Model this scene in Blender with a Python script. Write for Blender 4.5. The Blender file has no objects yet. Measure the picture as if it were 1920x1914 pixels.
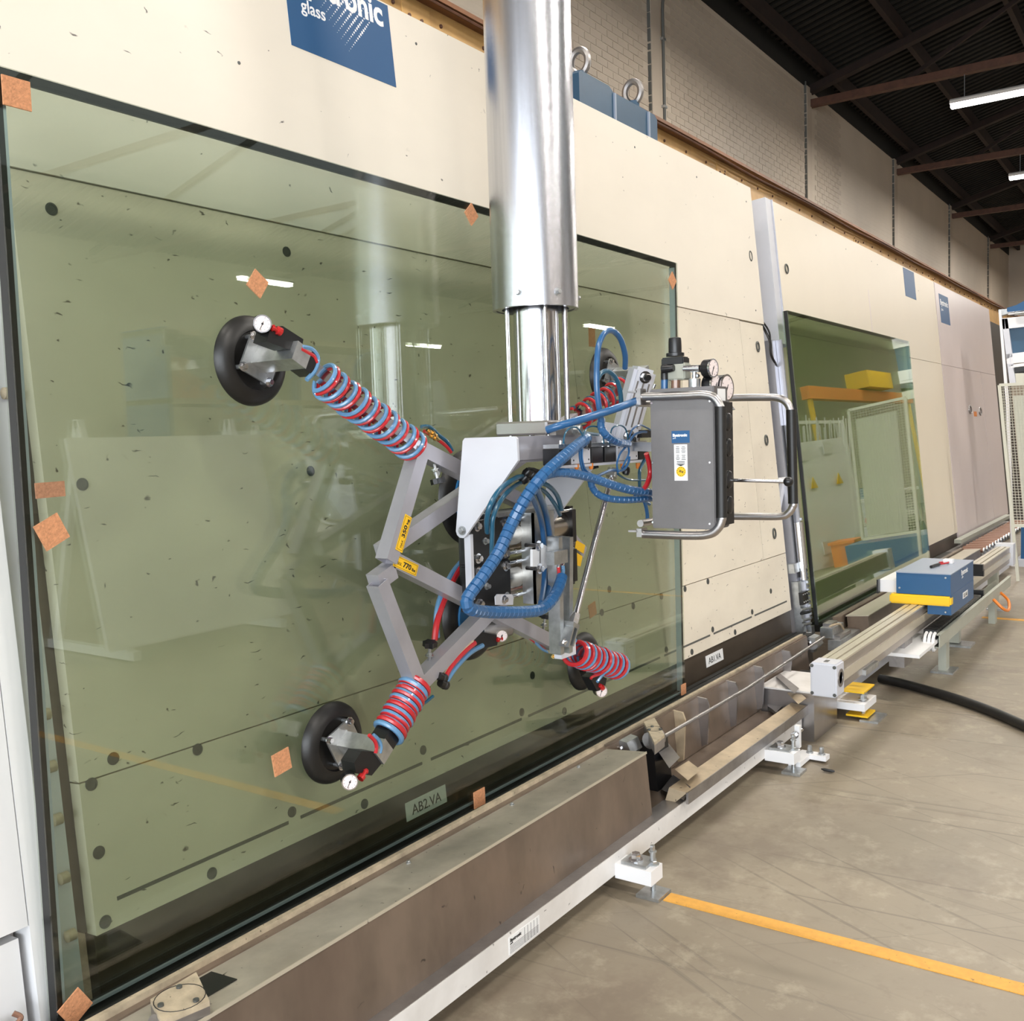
import bpy, bmesh, math, random
from mathutils import Vector, Matrix
random.seed(7)
PI = math.pi
C = bpy.context.scene.collection
S = bpy.context.scene
# ------------------------------------------------------------------ camera
FPX, YAW, PIT, ROLL, H = 1866.013, 0.963569518, 0.0724888, -0.03147571, 1.65
cy, sy = math.cos(YAW), math.sin(YAW)
Fw = Vector((sy*math.cos(PIT), cy*math.cos(PIT), -math.sin(PIT)))
_r = Vector((cy, -sy, 0)); _u = _r.cross(Fw)
Rt = math.cos(ROLL)*_r + math.sin(ROLL)*_u
Up = -math.sin(ROLL)*_r + math.cos(ROLL)*_u
cam = bpy.data.cameras.new('camera'); camo = bpy.data.objects.new('camera', cam); C.objects.link(camo)
cam.sensor_fit = 'HORIZONTAL'; cam.sensor_width = 36; cam.lens = 36*FPX/1920
cam.clip_start = .05; cam.clip_end = 200
m = Matrix.Identity(4)
for i in range(3):
    m[i][0] = Rt[i]; m[i][1] = Up[i]; m[i][2] = -Fw[i]
m.translation = Vector((0, 0, H)); camo.matrix_world = m
S.camera = camo
EYE = Vector((0, 0, H))
# ------------------------------------------------------------------ world + exposure
w = bpy.data.worlds.new('world'); S.world = w; w.use_nodes = True
w.node_tree.nodes['Background'].inputs[0].default_value = (.88, .94, 1, 1)
w.node_tree.nodes['Background'].inputs[1].default_value = 6.0
S.view_settings.view_transform = 'Standard'; S.view_settings.look = 'None'
S.view_settings.gamma = 1; S.view_settings.use_curve_mapping = False
S.view_settings.exposure = 0.72
LAMP_W = 90
BAY = 5.72; X0 = 11.33
TRUSS = [X0 + BAY*k for k in range(-4, 6)]

# ------------------------------------------------------------------ surveying helpers (photo pixel + a known plane -> point in the hall)
TH = math.radians(5.2)
VV = Vector((0, math.sin(TH), math.cos(TH)))     # up the leaning wall
WW = Vector((0, -math.cos(TH), math.sin(TH)))    # out of the leaning wall, towards the aisle
BASE = Vector((0, 2.16, .38))
def ray(x, y): return Fw + Rt*((x-960)/FPX) - Up*((y-957)/FPX)
def aY(x, y, Y): d = ray(x, y); return EYE + d*(Y/d.y)
def aX(x, y, X): d = ray(x, y); return EYE + d*(X/d.x)
def aZ(x, y, Z): d = ray(x, y); return EYE + d*((Z-H)/d.z)
def aM(x, y, o=0):
    d = ray(x, y); n = WW; return EYE + d*(((BASE+WW*o)-EYE).dot(n)/d.dot(n))
def M(X, v, o): p = BASE + VV*v + WW*o; return Vector((X, p.y, p.z))

# ------------------------------------------------------------------ materials
def mat(name, col, rough=.5, metal=0, var=.0, vscale=4, bump=0, bscale=60, scuff=0, scol=(.03,.025,.02), sscale=7, sthr=.68, stretch=(1,1,1), stain=0, stcol=(.2,.15,.1), emit=0, coat=0, spec=.5):
    m = bpy.data.materials.new(name); m.use_nodes = True; nt = m.node_tree; N = nt.nodes; L = nt.links
    b = N['Principled BSDF']; b.inputs['Roughness'].default_value = rough; b.inputs['Metallic'].default_value = metal
    b.inputs['Coat Weight'].default_value = coat; b.inputs['Specular IOR Level'].default_value = spec
    b.inputs['Base Color'].default_value = (*col, 1)
    tc = N.new('ShaderNodeTexCoord'); mp = N.new('ShaderNodeMapping'); mp.inputs['Scale'].default_value = stretch
    L.new(tc.outputs['Object'], mp.inputs['Vector'])
    cur = None
    def mix(fac, a, c):
        x = N.new('ShaderNodeMix'); x.data_type = 'RGBA'
        L.new(fac, x.inputs[0])
        if a is None: x.inputs[6].default_value = (*col, 1)
        else: L.new(a, x.inputs[6])
        x.inputs[7].default_value = (*c, 1); return x.outputs[2]
    def noise(scale, detail=4, vec=None, rg=.6):
        n = N.new('ShaderNodeTexNoise'); n.inputs['Scale'].default_value = scale; n.inputs['Detail'].default_value = detail
        n.inputs['Roughness'].default_value = rg; L.new(vec or mp.outputs[0], n.inputs['Vector']); return n.outputs[0]
    def ramp(f, lo, hi, a=0, c=1):
        r = N.new('ShaderNodeMapRange'); r.inputs[1].default_value = lo; r.inputs[2].default_value = hi
        r.inputs[3].default_value = a; r.inputs[4].default_value = c; L.new(f, r.inputs[0]); return r.outputs[0]
    if var: cur = mix(ramp(noise(vscale), .35, .7, 0, 1), None, tuple(max(0, c*(1-var)) for c in col))
    if stain: cur = mix(ramp(noise(vscale*.45, 6), .5, .8, 0, stain), cur, stcol)
    if scuff:
        for st, th, rad in (((1, 1, 4.5), .62+.3*(sthr-.6)*1.5, .10), ((3.2, 3.2, 1.1), .70+.3*(sthr-.6), .11), ((2.2, 2.2, 2.6), .66+.3*(sthr-.6), .09)):
            wv = N.new('ShaderNodeVectorMath'); wv.operation = 'ADD'; nv = N.new('ShaderNodeTexNoise'); nv.inputs['Scale'].default_value = sscale*2.2
            L.new(mp.outputs[0], nv.inputs['Vector']); sc = N.new('ShaderNodeVectorMath'); sc.operation = 'SCALE'; sc.inputs['Scale'].default_value = .6/sscale
            L.new(nv.outputs['Color'], sc.inputs[0]); L.new(mp.outputs[0], wv.inputs[0]); L.new(sc.outputs[0], wv.inputs[1])
            ms = N.new('ShaderNodeMapping'); ms.inputs['Scale'].default_value = st; L.new(wv.outputs[0], ms.inputs[0])
            v = N.new('ShaderNodeTexVoronoi'); v.inputs['Scale'].default_value = sscale*.75; L.new(ms.outputs[0], v.inputs['Vector'])
            sp = N.new('ShaderNodeSeparateColor'); L.new(v.outputs['Color'], sp.inputs[0])
            a = ramp(v.outputs['Distance'], rad*.55, rad*1.15, 1, 0); b2 = ramp(sp.outputs[0], th, th+.02)
            mu = N.new('ShaderNodeMath'); mu.operation = 'MULTIPLY'; L.new(a, mu.inputs[0]); L.new(b2, mu.inputs[1])
            m2 = N.new('ShaderNodeMath'); m2.operation = 'MULTIPLY'; L.new(mu.outputs[0], m2.inputs[0]); m2.inputs[1].default_value = scuff
            cur = mix(m2.outputs[0], cur, scol)
    if cur is not None: L.new(cur, b.inputs['Base Color'])
    if bump:
        bp = N.new('ShaderNodeBump'); bp.inputs['Strength'].default_value = bump; bp.inputs['Distance'].default_value = .01
        L.new(noise(bscale, 5), bp.inputs['Height']); L.new(bp.outputs[0], b.inputs['Normal'])
    if emit:
        b.inputs['Emission Color'].default_value = (*col, 1); b.inputs['Emission Strength'].default_value = emit
    return m
def glassmat(name, tint, refl=1.0):
    m = bpy.data.materials.new(name); m.use_nodes = True; nt = m.node_tree; N = nt.nodes; L = nt.links
    N.remove(N['Principled BSDF'])
    g = N.new('ShaderNodeNewGeometry'); mr = N.new('ShaderNodeMapRange'); mr.inputs[3].default_value = 1.5*refl; mr.inputs[4].default_value = 1/(1.5*refl)
    L.new(g.outputs['Backfacing'], mr.inputs[0]); f = N.new('ShaderNodeFresnel'); L.new(mr.outputs[0], f.inputs[0])
    t = N.new('ShaderNodeBsdfTransparent'); t.inputs[0].default_value = (*tint, 1)
    gl = N.new('ShaderNodeBsdfGlossy'); gl.inputs['Roughness'].default_value = 0.0; gl.inputs[0].default_value = (1, 1, 1, 1)
    x = N.new('ShaderNodeMixShader'); L.new(f.outputs[0], x.inputs[0]); L.new(t.outputs[0], x.inputs[1]); L.new(gl.outputs[0], x.inputs[2])
    L.new(x.outputs[0], N['Material Output'].inputs[0]); return m
K = {}
K['panel'] = mat('cream_panel', (.80,.735,.63), .42, var=.06, vscale=1.2, scuff=.9, sscale=9, sthr=1.33, stretch=(1,1,1.8))
K['panelworn'] = mat('worn_cream_panel', (.79,.72,.60), .5, var=.10, vscale=2.5, scuff=.9, scol=(.05,.035,.025), sscale=11, sthr=.42, stretch=(.8,1,1.5), stain=.35, stcol=(.50,.42,.34))
K['panelclean'] = mat('cream_panel_glossy', (.78,.70,.57), .33, var=.03, vscale=1.2, spec=.3)
K['panelpink'] = mat('pinkish_panel', (.70,.61,.60), .3, var=.05, vscale=1.5)
K['white'] = mat('white_coated_steel', (.82,.82,.83), .35, var=.05, vscale=3)
K['whitedirty'] = mat('white_frame_paint', (.78,.76,.74), .45, var=.15, vscale=5, scuff=.7, sscale=14, sthr=.78, stain=.4, stcol=(.45,.38,.30))
K['alu'] = mat('brushed_aluminium', (.60,.61,.65), .27, 1, var=.10, vscale=3, stretch=(30,30,.6), bump=.05, bscale=40)
K['barrel'] = mat('warm_steel_barrel', (.50,.46,.41), .24, 1, var=.1, vscale=8)
K['chrome'] = mat('polished_chrome', (.66,.66,.68), .17, 1)
K['steel'] = mat('stainless_steel', (.52,.50,.50), .32, 1, var=.12, vscale=5, bump=.05, bscale=200)
K['boxsteel'] = mat('brushed_grey_steel_sheet', (.20,.19,.19), .42, .6, var=.12, vscale=9, bump=.04, bscale=220)
K['steeldull'] = mat('dull_steel', (.36,.34,.33), .38, .8, var=.25, vscale=8, bump=.1, bscale=50)
K['galv'] = mat('galvanised_steel', (.55,.57,.58), .35, .9, var=.3, vscale=25)
K['greytube'] = mat('silver_lacquered_steel', (.44,.43,.47), .40, .5, var=.08, vscale=10)
K['lightgrey'] = mat('light_grey_lacquer', (.62,.63,.68), .38, .1, var=.05, vscale=4)
K['anod'] = mat('anodised_profile', (.55,.56,.62), .35, .7, var=.08, vscale=4)
K['black'] = mat('black_plastic', (.009,.009,.010), .32)
K['rubber'] = mat('black_rubber', (.012,.011,.010), .42, var=.5, vscale=6, bump=.05)
K['blackmetal'] = mat('black_anodised', (.016,.016,.017), .4, .3)
K['seal'] = mat('butyl_sealant', (.006,.007,.007), .4)
K['spacer'] = mat('grey_spacer', (.42,.50,.56), .35, .6)
K['blue'] = mat('blue_hose_plastic', (.022,.105,.26), .30, coat=.3, var=.15, vscale=30)
K['bluedark'] = mat('petrol_blue_hose', (.012,.085,.15), .28, coat=.3)
K['bluecoil'] = mat('pale_blue_coil', (.11,.25,.43), .28, coat=.4)
K['red'] = mat('red_hose_plastic', (.48,.018,.025), .28, coat=.4)
K['redpart'] = mat('red_anodised', (.55,.02,.02), .25, .3, coat=.5)
K['bluepaint'] = mat('blue_machine_paint', (.028,.085,.155), .38, var=.12, vscale=6)
K['bluebox'] = mat('blue_cabinet_paint', (.014,.085,.21), .35)
K['bluelid'] = mat('blue_grey_lid', (.28,.33,.42), .35)
K['bluepad'] = mat('blue_cup_disc', (.02,.13,.30), .4)
K['signblue'] = mat('sign_blue', (.012,.085,.22), .40)
K['signwhite'] = mat('sign_white', (.85,.85,.86), .45)
K['yellow'] = mat('yellow_paint', (.85,.52,.01), .4)
K['labely'] = mat('yellow_label', (.85,.50,.015), .4)
K['ink'] = mat('black_ink', (.015,.015,.015), .5)
K['paper'] = mat('white_label', (.80,.80,.80), .5)
K['orange'] = mat('orange_plastic', (.75,.22,.03), .4)
K['brass'] = mat('brass_fitting', (.65,.42,.15), .25, 1)
K['cork'] = mat('cork', (.72,.33,.16), .85, var=.35, vscale=160, bump=.4, bscale=300)
K['corkghost'] = mat('cork_ghost', (.40,.20,.11), .85, var=.35, vscale=160)  # dull cork tone for the ghost image of a pad
K['browncover'] = mat('brown_steel_cover', (.205,.155,.118), .33, .25, var=.35, vscale=6, stain=.5, stcol=(.16,.11,.085), scuff=.8, sscale=11, sthr=.73, stretch=(1,1,.5))
K['covertop'] = mat('worn_cover_top', (.50,.46,.38), .35, .35, var=.3, vscale=7, scuff=.9, sscale=14, sthr=.70, stain=.4, stcol=(.30,.24,.18))
K['skirt'] = mat('brown_skirt_plate', (.070,.052,.036), .4, .2, var=.3, vscale=6, stain=.5, stcol=(.05,.04,.03))
K['tan'] = mat('tan_worn_flange', (.55,.44,.30), .4, .2, var=.35, vscale=8, scuff=.8, sscale=12, sthr=.72)
K['belt'] = mat('dark_conveyor_belt', (.02,.021,.018), .5, var=.3, vscale=20)
K['lip'] = mat('oily_cream_rail', (.55,.46,.33), .5, .1, var=.4, vscale=18, scuff=1, sscale=24, sthr=.62)
K['girder'] = mat('ochre_girder_paint', (.60,.36,.13), .5, var=.25, vscale=3, stain=.5, stcol=(.20,.10,.04))
K['girdershade'] = mat('shaded_girder_flange', (.20,.085,.035), .55, var=.3, vscale=5)  # girder paint darkened: shade of the flange underside put into the colour
K['rust'] = mat('rust_brown_steel', (.11,.045,.025), .6, var=.4, vscale=8)
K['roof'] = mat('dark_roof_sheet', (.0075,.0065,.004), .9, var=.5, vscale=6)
K['shadedrust'] = mat('shaded_rusty_roof_steel', (.020,.008,.005), .8, var=.5, vscale=6)  # darker copy of the rusty steel, the unlit roof put into its colour
K['beige'] = mat('beige_wall_paint', (.47,.40,.32), .5, var=.12, vscale=.8, bump=.25, bscale=35)
K['mesh'] = mat('cream_fence_paint', (.62,.61,.52), .5)
K['greengrey'] = mat('green_grey_paint', (.38,.39,.33), .45, var=.1, vscale=5)
K['railtop'] = mat('cream_aluminium_rail', (.66,.61,.50), .3, .5, var=.08, vscale=5)
K['railside'] = mat('dull_rail_side', (.40,.36,.32), .35, .6, var=.1, vscale=5)
K['copper'] = mat('brown_roller', (.22,.11,.07), .4, .2)
K['tape'] = mat('yellow_floor_paint', (.72,.36,.055), .55, var=.15, vscale=30, scuff=.6, sscale=20, sthr=.66)
K['lamphouse'] = mat('lamp_housing', (.75,.72,.68), .5)
K['lampglow'] = mat('lamp_diffuser', (1, .95, .88), .4, emit=9)
K['dial'] = mat('dial_face', (.80,.70,.68), .3)
K['darkgrey'] = mat('slot_dark_grey', (.10,.10,.09), .6)
K['screwd'] = mat('dark_screw', (.10,.105,.10), .4, .4)
K['glass1'] = glassmat('green_glass', (.864,.890,.850))
K['glass2'] = glassmat('dark_green_glass', (.80,.86,.74), 1.15)
def sky_mat():
    m = bpy.data.materials.new('rooflight_sheet'); m.use_nodes = True; N = m.node_tree.nodes; L = m.node_tree.links; N.remove(N['Principled BSDF'])
    t = N.new('ShaderNodeBsdfTranslucent'); t.inputs[0].default_value = (.055,.058,.055,1); L.new(t.outputs[0], N['Material Output'].inputs[0]); return m
K['rooflight'] = sky_mat()
K['clear'] = glassmat('clear_plastic', (.93,.93,.90))
def floor_mat():
    m = mat('worn_concrete_floor', (.285,.24,.175), .42, var=.28, vscale=1.1, stain=.75, stcol=(.14,.105,.075), bump=.06, bscale=25)
    nt = m.node_tree; N = nt.nodes; L = nt.links; b = N['Principled BSDF']; src = b.inputs['Base Color'].links[0].from_socket
    tc = N.new('ShaderNodeTexCoord')
    for ang, sc, thr, st in ((1.5, (.35, 26, 1), .67, .5), (.9, (.3, 20, 1), .70, .4), (2.05, (.5, 34, 1), .69, .45), (1.75, (.25, 15, 1), .69, .35)):
        mp = N.new('ShaderNodeMapping'); mp.inputs['Rotation'].default_value = (0, 0, ang); L.new(tc.outputs['Object'], mp.inputs[0])
        mq = N.new('ShaderNodeMapping'); mq.inputs['Scale'].default_value = sc; L.new(mp.outputs[0], mq.inputs[0])
        n = N.new('ShaderNodeTexNoise'); n.inputs['Scale'].default_value = 1; n.inputs['Detail'].default_value = 3; L.new(mq.outputs[0], n.inputs[0])
        r = N.new('ShaderNodeMapRange'); r.inputs[1].default_value = thr-.04; r.inputs[2].default_value = thr+.02; r.inputs[4].default_value = st; L.new(n.outputs[0], r.inputs[0])
        x = N.new('ShaderNodeMix'); x.data_type = 'RGBA'; L.new(r.outputs[0], x.inputs[0]); L.new(src, x.inputs[6]); x.inputs[7].default_value = (.09,.075,.06,1); src = x.outputs[2]
    # fine light and dark speckle
    for sc, lo, hi, st, c in ((7, .54, .70, .55, (.40,.35,.26)), (2.6, .52, .66, .6, (.16,.122,.09)), (16, .56, .68, .4, (.19,.15,.11)), (45, .72, .75, .8, (.06,.05,.04))):
        n = N.new('ShaderNodeTexNoise'); n.inputs['Scale'].default_value = sc; n.inputs['Detail'].default_value = 5; n.inputs['Roughness'].default_value = .7; L.new(tc.outputs['Object'], n.inputs[0])
        r = N.new('ShaderNodeMapRange'); r.inputs[1].default_value = lo; r.inputs[2].default_value = hi; r.inputs[4].default_value = st; L.new(n.outputs[0], r.inputs[0])
        x = N.new('ShaderNodeMix'); x.data_type = 'RGBA'; L.new(r.outputs[0], x.inputs[0]); L.new(src, x.inputs[6]); x.inputs[7].default_value = (*c,1); src = x.outputs[2]
    L.new(src, b.inputs['Base Color']); return m
K['floor'] = floor_mat()
def brick_mat():
    m = mat('painted_brick', (.54,.47,.38), .55, var=.10, vscale=.8); N = m.node_tree.nodes; L = m.node_tree.links
    tc = N.new('ShaderNodeTexCoord'); mp = N.new('ShaderNodeMapping'); mp.inputs['Rotation'].default_value = (PI/2, 0, 0); L.new(tc.outputs['Object'], mp.inputs[0])
    b = N.new('ShaderNodeTexBrick'); b.inputs['Scale'].default_value = 1; b.inputs['Mortar Size'].default_value = .006; b.inputs['Brick Width'].default_value = .25; b.inputs['Row Height'].default_value = .085
    L.new(mp.outputs[0], b.inputs['Vector']); bp = N.new('ShaderNodeBump'); bp.inputs['Strength'].default_value = .5; bp.inputs['Distance'].default_value = .01; bp.invert = True
    L.new(b.outputs['Fac'], bp.inputs['Height']); L.new(bp.outputs[0], N['Principled BSDF'].inputs['Normal']); return m
K['brick'] = brick_mat()

# ------------------------------------------------------------------ mesh helpers (all in world coordinates)
ORG = {}
def nb(): return bmesh.new()
def link(name, me, m, parent=None, label=None, origin=None):
    o = bpy.data.objects.new(name, me); C.objects.link(o)
    if m is not None and not me.materials: me.materials.append(K[m] if isinstance(m, str) else m)
    if label: o['label'] = label
    if parent is not None: o.parent = parent
    return o
def put(name, bm, m, parent=None, label=None, smooth=False):
    """world-space bmesh -> one mesh object whose origin sits at its own middle, parented without moving"""
    bm.verts.ensure_lookup_table()
    lo = Vector([min(v.co[i] for v in bm.verts) for i in range(3)]); hi = Vector([max(v.co[i] for v in bm.verts) for i in range(3)])
    o0 = Vector(((lo.x+hi.x)/2, (lo.y+hi.y)/2, lo.z)) if parent is None else (lo+hi)/2
    bmesh.ops.translate(bm, verts=bm.verts, vec=-o0)
    bmesh.ops.recalc_face_normals(bm, faces=bm.faces)
    me = bpy.data.meshes.new(name); bm.to_mesh(me); bm.free()
    if smooth:
        for p in me.polygons: p.use_smooth = True
        try: me.set_sharp_from_angle(angle=.7)
        except Exception: pass
    o = link(name, me, m, parent, label); ORG[o.name] = o0
    o.location = o0 - (ORG[parent.name] if parent is not None else Vector((0, 0, 0)))
    return o
def thing(name, label, cat, loc, group=None):
    o = bpy.data.objects.new(name, None); C.objects.link(o); o.empty_display_size = .1
    o.location = loc; ORG[o.name] = Vector(loc); o['label'] = label; o['category'] = cat
    if group: o['group'] = group
    return o
def tag(o, label, cat, group=None):
    o['label'] = label; o['category'] = cat
    if group: o['group'] = group
    return o
def struct(o): o['kind'] = 'structure'; return o
def clone(o, name, wloc, parent=None, rot=None, m=None):
    c = bpy.data.objects.new(name, o.data); C.objects.link(c)
    c.parent = parent; ORG[c.name] = Vector(wloc)
    c.location = Vector(wloc) - (ORG[parent.name] if parent is not None else Vector((0, 0, 0)))
    c.rotation_euler = rot if rot is not None else o.rotation_euler
    return c
def box8(bm, p):
    v = [bm.verts.new(q) for q in p]
    for f in ((0,1,2,3), (7,6,5,4), (0,4,5,1), (1,5,6,2), (2,6,7,3), (3,7,4,0)): bm.faces.new([v[i] for i in f])
    return v
def box(bm, x0, x1, y0, y1, z0, z1):
    return box8(bm, [Vector(q) for q in ((x0,y0,z0), (x1,y0,z0), (x1,y1,z0), (x0,y1,z0), (x0,y0,z1), (x1,y0,z1), (x1,y1,z1), (x0,y1,z1))])
def mbox(bm, X0_, X1_, v0, v1, o0, o1):
    """box in the leaning machine frame"""
    return box8(bm, [M(X0_,v0,o0), M(X1_,v0,o0), M(X1_,v0,o1), M(X0_,v0,o1), M(X0_,v1,o0), M(X1_,v1,o0), M(X1_,v1,o1), M(X0_,v1,o1)])
def frame_of(d, up=None):
    d = d.normalized(); up = Vector(up) if up is not None else Vector((0, 0, 1))
    if abs(d.dot(up)) > .97: up = Vector((1, 0, 0))
    s = d.cross(up).normalized(); return s, s.cross(d).normalized()
def bar(bm, p, q, a, b, up=None):
    p, q = Vector(p), Vector(q); s, u = frame_of(q-p, up); s = s*(a/2); u = u*(b/2)
    box8(bm, [p-s-u, p+s-u, p+s+u, p-s+u, q-s-u, q+s-u, q+s+u, q-s+u])
def hollow(bm, p, q, a, t, up=None):
    """square hollow section, open ends"""
    p, q = Vector(p), Vector(q); s, u = frame_of(q-p, up); R_ = []
    for e in (p, q):
        for h in (a/2, a/2-t): R_.append([bm.verts.new(e+s*(h*i)+u*(h*j)) for i, j in ((-1,-1), (1,-1), (1,1), (-1,1))])
    for i in range(4):
        j = (i+1) % 4
        bm.faces.new((R_[0][i], R_[0][j], R_[2][j], R_[2][i])); bm.faces.new((R_[1][i], R_[3][i], R_[3][j], R_[1][j]))
        bm.faces.new((R_[0][i], R_[1][i], R_[1][j], R_[0][j])); bm.faces.new((R_[2][i], R_[2][j], R_[3][j], R_[3][i]))
def lathe(bm, org, axis, prof, n=24, up=None, cap=True):
    """profile [(along, radius)] turned round axis"""
    org = Vector(org); axis = Vector(axis).normalized(); s, u = frame_of(axis, up); rings = []
    for a, r in prof: rings.append([bm.verts.new(org+axis*a+(s*math.cos(2*PI*k/n)+u*math.sin(2*PI*k/n))*r) for k in range(n)])
    for A, B in zip(rings, rings[1:]):
        for k in range(n): j = (k+1) % n; bm.faces.new((A[k], A[j], B[j], B[k]))
    if cap: bm.faces.new(rings[0][::-1]); bm.faces.new(rings[-1])
def cyl(bm, p, q, r, n=16, r2=None): p, q = Vector(p), Vector(q); lathe(bm, p, q-p, [(0, r), ((q-p).length, r if r2 is None else r2)], n)
def spline(pts, n=8, closed=False):
    pts = [Vector(p) for p in pts]; out = []; N_ = len(pts)
    for i in range(N_-1):
        a, b, c, d = pts[max(i-1, 0)], pts[i], pts[i+1], pts[min(i+2, N_-1)]
        for k in range(n):
            t = k/n; out.append(.5*((2*b)+(c-a)*t+(2*a-5*b+4*c-d)*t*t+(3*b-a-3*c+d)*t**3))
    out.append(pts[-1]); return out
def sweep(bm, pts, r, n=8, rf=None):
    pts = [Vector(p) for p in pts]; d0 = (pts[1]-pts[0]).normalized(); s, u = frame_of(d0); rings = []
    for i, p in enumerate(pts):
        d = (pts[min(i+1, len(pts)-1)]-pts[max(i-1, 0)]).normalized()
        s = (s-d*s.dot(d)).normalized(); u = d.cross(s)
        rr = r if rf is None else rf(i)
        rings.append([bm.verts.new(p+(s*math.cos(2*PI*k/n)+u*math.sin(2*PI*k/n))*rr) for k in range(n)])
    for A, B in zip(rings, rings[1:]):
        for k in range(n): j = (k+1) % n; bm.faces.new((A[k], A[j], B[j], B[k]))
    bm.faces.new(rings[0][::-1]); bm.faces.new(rings[-1])
def hose(bm, pts, r, n=8, seg=8): sweep(bm, spline(pts, seg), r, n)
def wrapped(bm, pts, r, pitch=.022, n=10):
    """spiral-wrap sleeve: shallow grooves along the hose"""
    sp = spline(pts, 24); L_ = [0]
    for a, b in zip(sp, sp[1:]): L_.append(L_[-1]+(b-a).length)
    tot = L_[-1]; cnt = max(2, int(tot/pitch)); out = []; rad = []; j = 0
    for k in range(cnt):
        for f, rr in ((.0, .80), (.08, 1), (.92, 1), (.999, .80)):
            s_ = (k+f)*tot/cnt
            while j < len(L_)-2 and L_[j+1] < s_: j += 1
            t = (s_-L_[j])/max(1e-9, L_[j+1]-L_[j]); out.append(sp[j].lerp(sp[j+1], min(1, t))); rad.append(r*rr)
    sweep(bm, out, r, n, lambda i: rad[i])
def prism(bm, poly, vec):
    poly = [Vector(p) for p in poly]; vec = Vector(vec); a = [bm.verts.new(p) for p in poly]; b = [bm.verts.new(p+vec) for p in poly]; n = len(a)
    bm.faces.new(a[::-1]); bm.faces.new(b)
    for i in range(n): j = (i+1) % n; bm.faces.new((a[i], a[j], b[j], b[i]))
def hexbolt(bm, p, axis, r, h, n=6):
    lathe(bm, p, axis, [(0, r*1.45), (h*.25, r*1.45)], 14); lathe(bm, Vector(p)+Vector(axis).normalized()*h*.25, axis, [(0, r), (h*.75, r), (h, r*.85)], n)
def text(name, body, p, xdir, ydir, size, m, parent, bold=0, width=None, label=None, align='LEFT'):
    """flat lettering: p = baseline start, xdir/ydir in-plane directions"""
    cu = bpy.data.curves.new('t', 'FONT'); cu.body = body; cu.size = size; cu.offset = bold; cu.extrude = .0004; cu.resolution_u = 3; cu.align_x = align
    o = bpy.data.objects.new('t', cu); C.objects.link(o); bpy.context.view_layer.update()
    me = bpy.data.meshes.new_from_object(o.evaluated_get(bpy.context.evaluated_depsgraph_get())); me.name = name
    bpy.data.objects.remove(o)
    xs = [v.co.x for v in me.vertices]; k = 1
    if width: k = width/max(1e-6, max(xs)-min(xs))
    xd = Vector(xdir).normalized(); yd = Vector(ydir).normalized(); zd = xd.cross(yd)
    p = Vector(p)
    for v in me.vertices: v.co = xd*(v.co.x*k)+yd*v.co.y+zd*v.co.z
    q = link(name, me, m, parent, label); ORG[q.name] = p
    q.location = p-(ORG[parent.name] if parent is not None else Vector((0, 0, 0))); return q

# ================================================================== THE HALL
bm = nb(); box(bm, -9, 38.2, -22, 5.7, -.2, 0)
struct(put('floor', bm, 'floor'))
bm = nb(); box(bm, -9, 38.2, 5.515, 5.75, 0, 7.32)
wall = struct(put('wall_back', bm, 'brick'))
# painted brickwork: nearest 300 bricks one by one, the rest of the readable courses in one mesh
bl, bh, jt = .25, .085, .011
def brick_bm(x, z, l=bl-jt):
    b = nb(); box(b, x, x+l, 5.488+random.uniform(0, .006), 5.53, z, z+bh-jt); return b
rows = int((7.3-4.96)/bh); base = nb(); box(base, 0, bl-jt, 0, .04, 0, bh-jt)
br_me = bpy.data.meshes.new('brick'); base.to_mesh(base_me := br_me); base.free(); br_me.materials.append(K['beige'])
cells = []
for r_ in range(rows):
    for c_ in range(0, 40):
        x = 8.7+c_*bl+(bl/2 if r_ % 2 else 0); z = 4.96+r_*bh
        if any(abs(x+bl/2-(t-.0)) < .30 for t in TRUSS): continue
        cells.append((x, z))
cells.sort(key=lambda c: (c[0]*1.0+abs(c[1]-6.6)*.5))
for x, z in cells[:300]:
    o = bpy.data.objects.new('brick', br_me); C.objects.link(o); o.parent = wall
    o.location = Vector((x, 5.507+random.uniform(0, .004), z))-ORG[wall.name]
bm = nb()
for x, z in cells[300:]: box(bm, x, x+bl-jt, 5.507+random.uniform(0, .004), 5.53, z, z+bh-jt)
o = put('brickwork', bm, 'beige', wall); o['kind'] = 'stuff'
for t in TRUSS[2:]:
    bm = nb(); box(bm, t-.30+.06, t+.0, 5.47, 5.53, 0, 7.32); put('pilaster', bm, 'beige', wall)
    bm = nb(); z = 4.6
    while z < 7.3:
        h = random.uniform(.05, .2); box(bm, t-.255, t-.243, 5.478, 5.52, z, z+h); z += h+random.uniform(.005, .03)
    put('joint_crack', bm, 'darkgrey', wall)
bm = nb(); box(bm, 38, 38.25, -22, 5.7, 0, 12); struct(put('wall_right', bm, 'beige'))
# left end wall with a wide open delivery door: daylight comes in there
DY0, DY1, DZ = -13, 2.6, 4.8
bm = nb(); box(bm, -9.2, -9, -22, DY0, 0, 12); box(bm, -9.2, -9, DY1, 5.7, 0, 12); box(bm, -9.2, -9, DY0, DY1, DZ, 12); struct(put('wall_left', bm, 'beige'))
pl = bpy.data.lights.new('door_portal', 'AREA'); pl.shape = 'RECTANGLE'; pl.size = DZ; pl.size_y = DY1-DY0; pl.cycles.is_portal = True
po = bpy.data.objects.new('door_portal', pl); C.objects.link(po); po.location = (-9.05, (DY0+DY1)/2, DZ/2); po.rotation_euler = (0, -PI/2, 0)
bm = nb(); box(bm, -9, 38, -22.2, -22, 0, 11); wf = struct(put('wall_front', bm, 'beige'))
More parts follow.
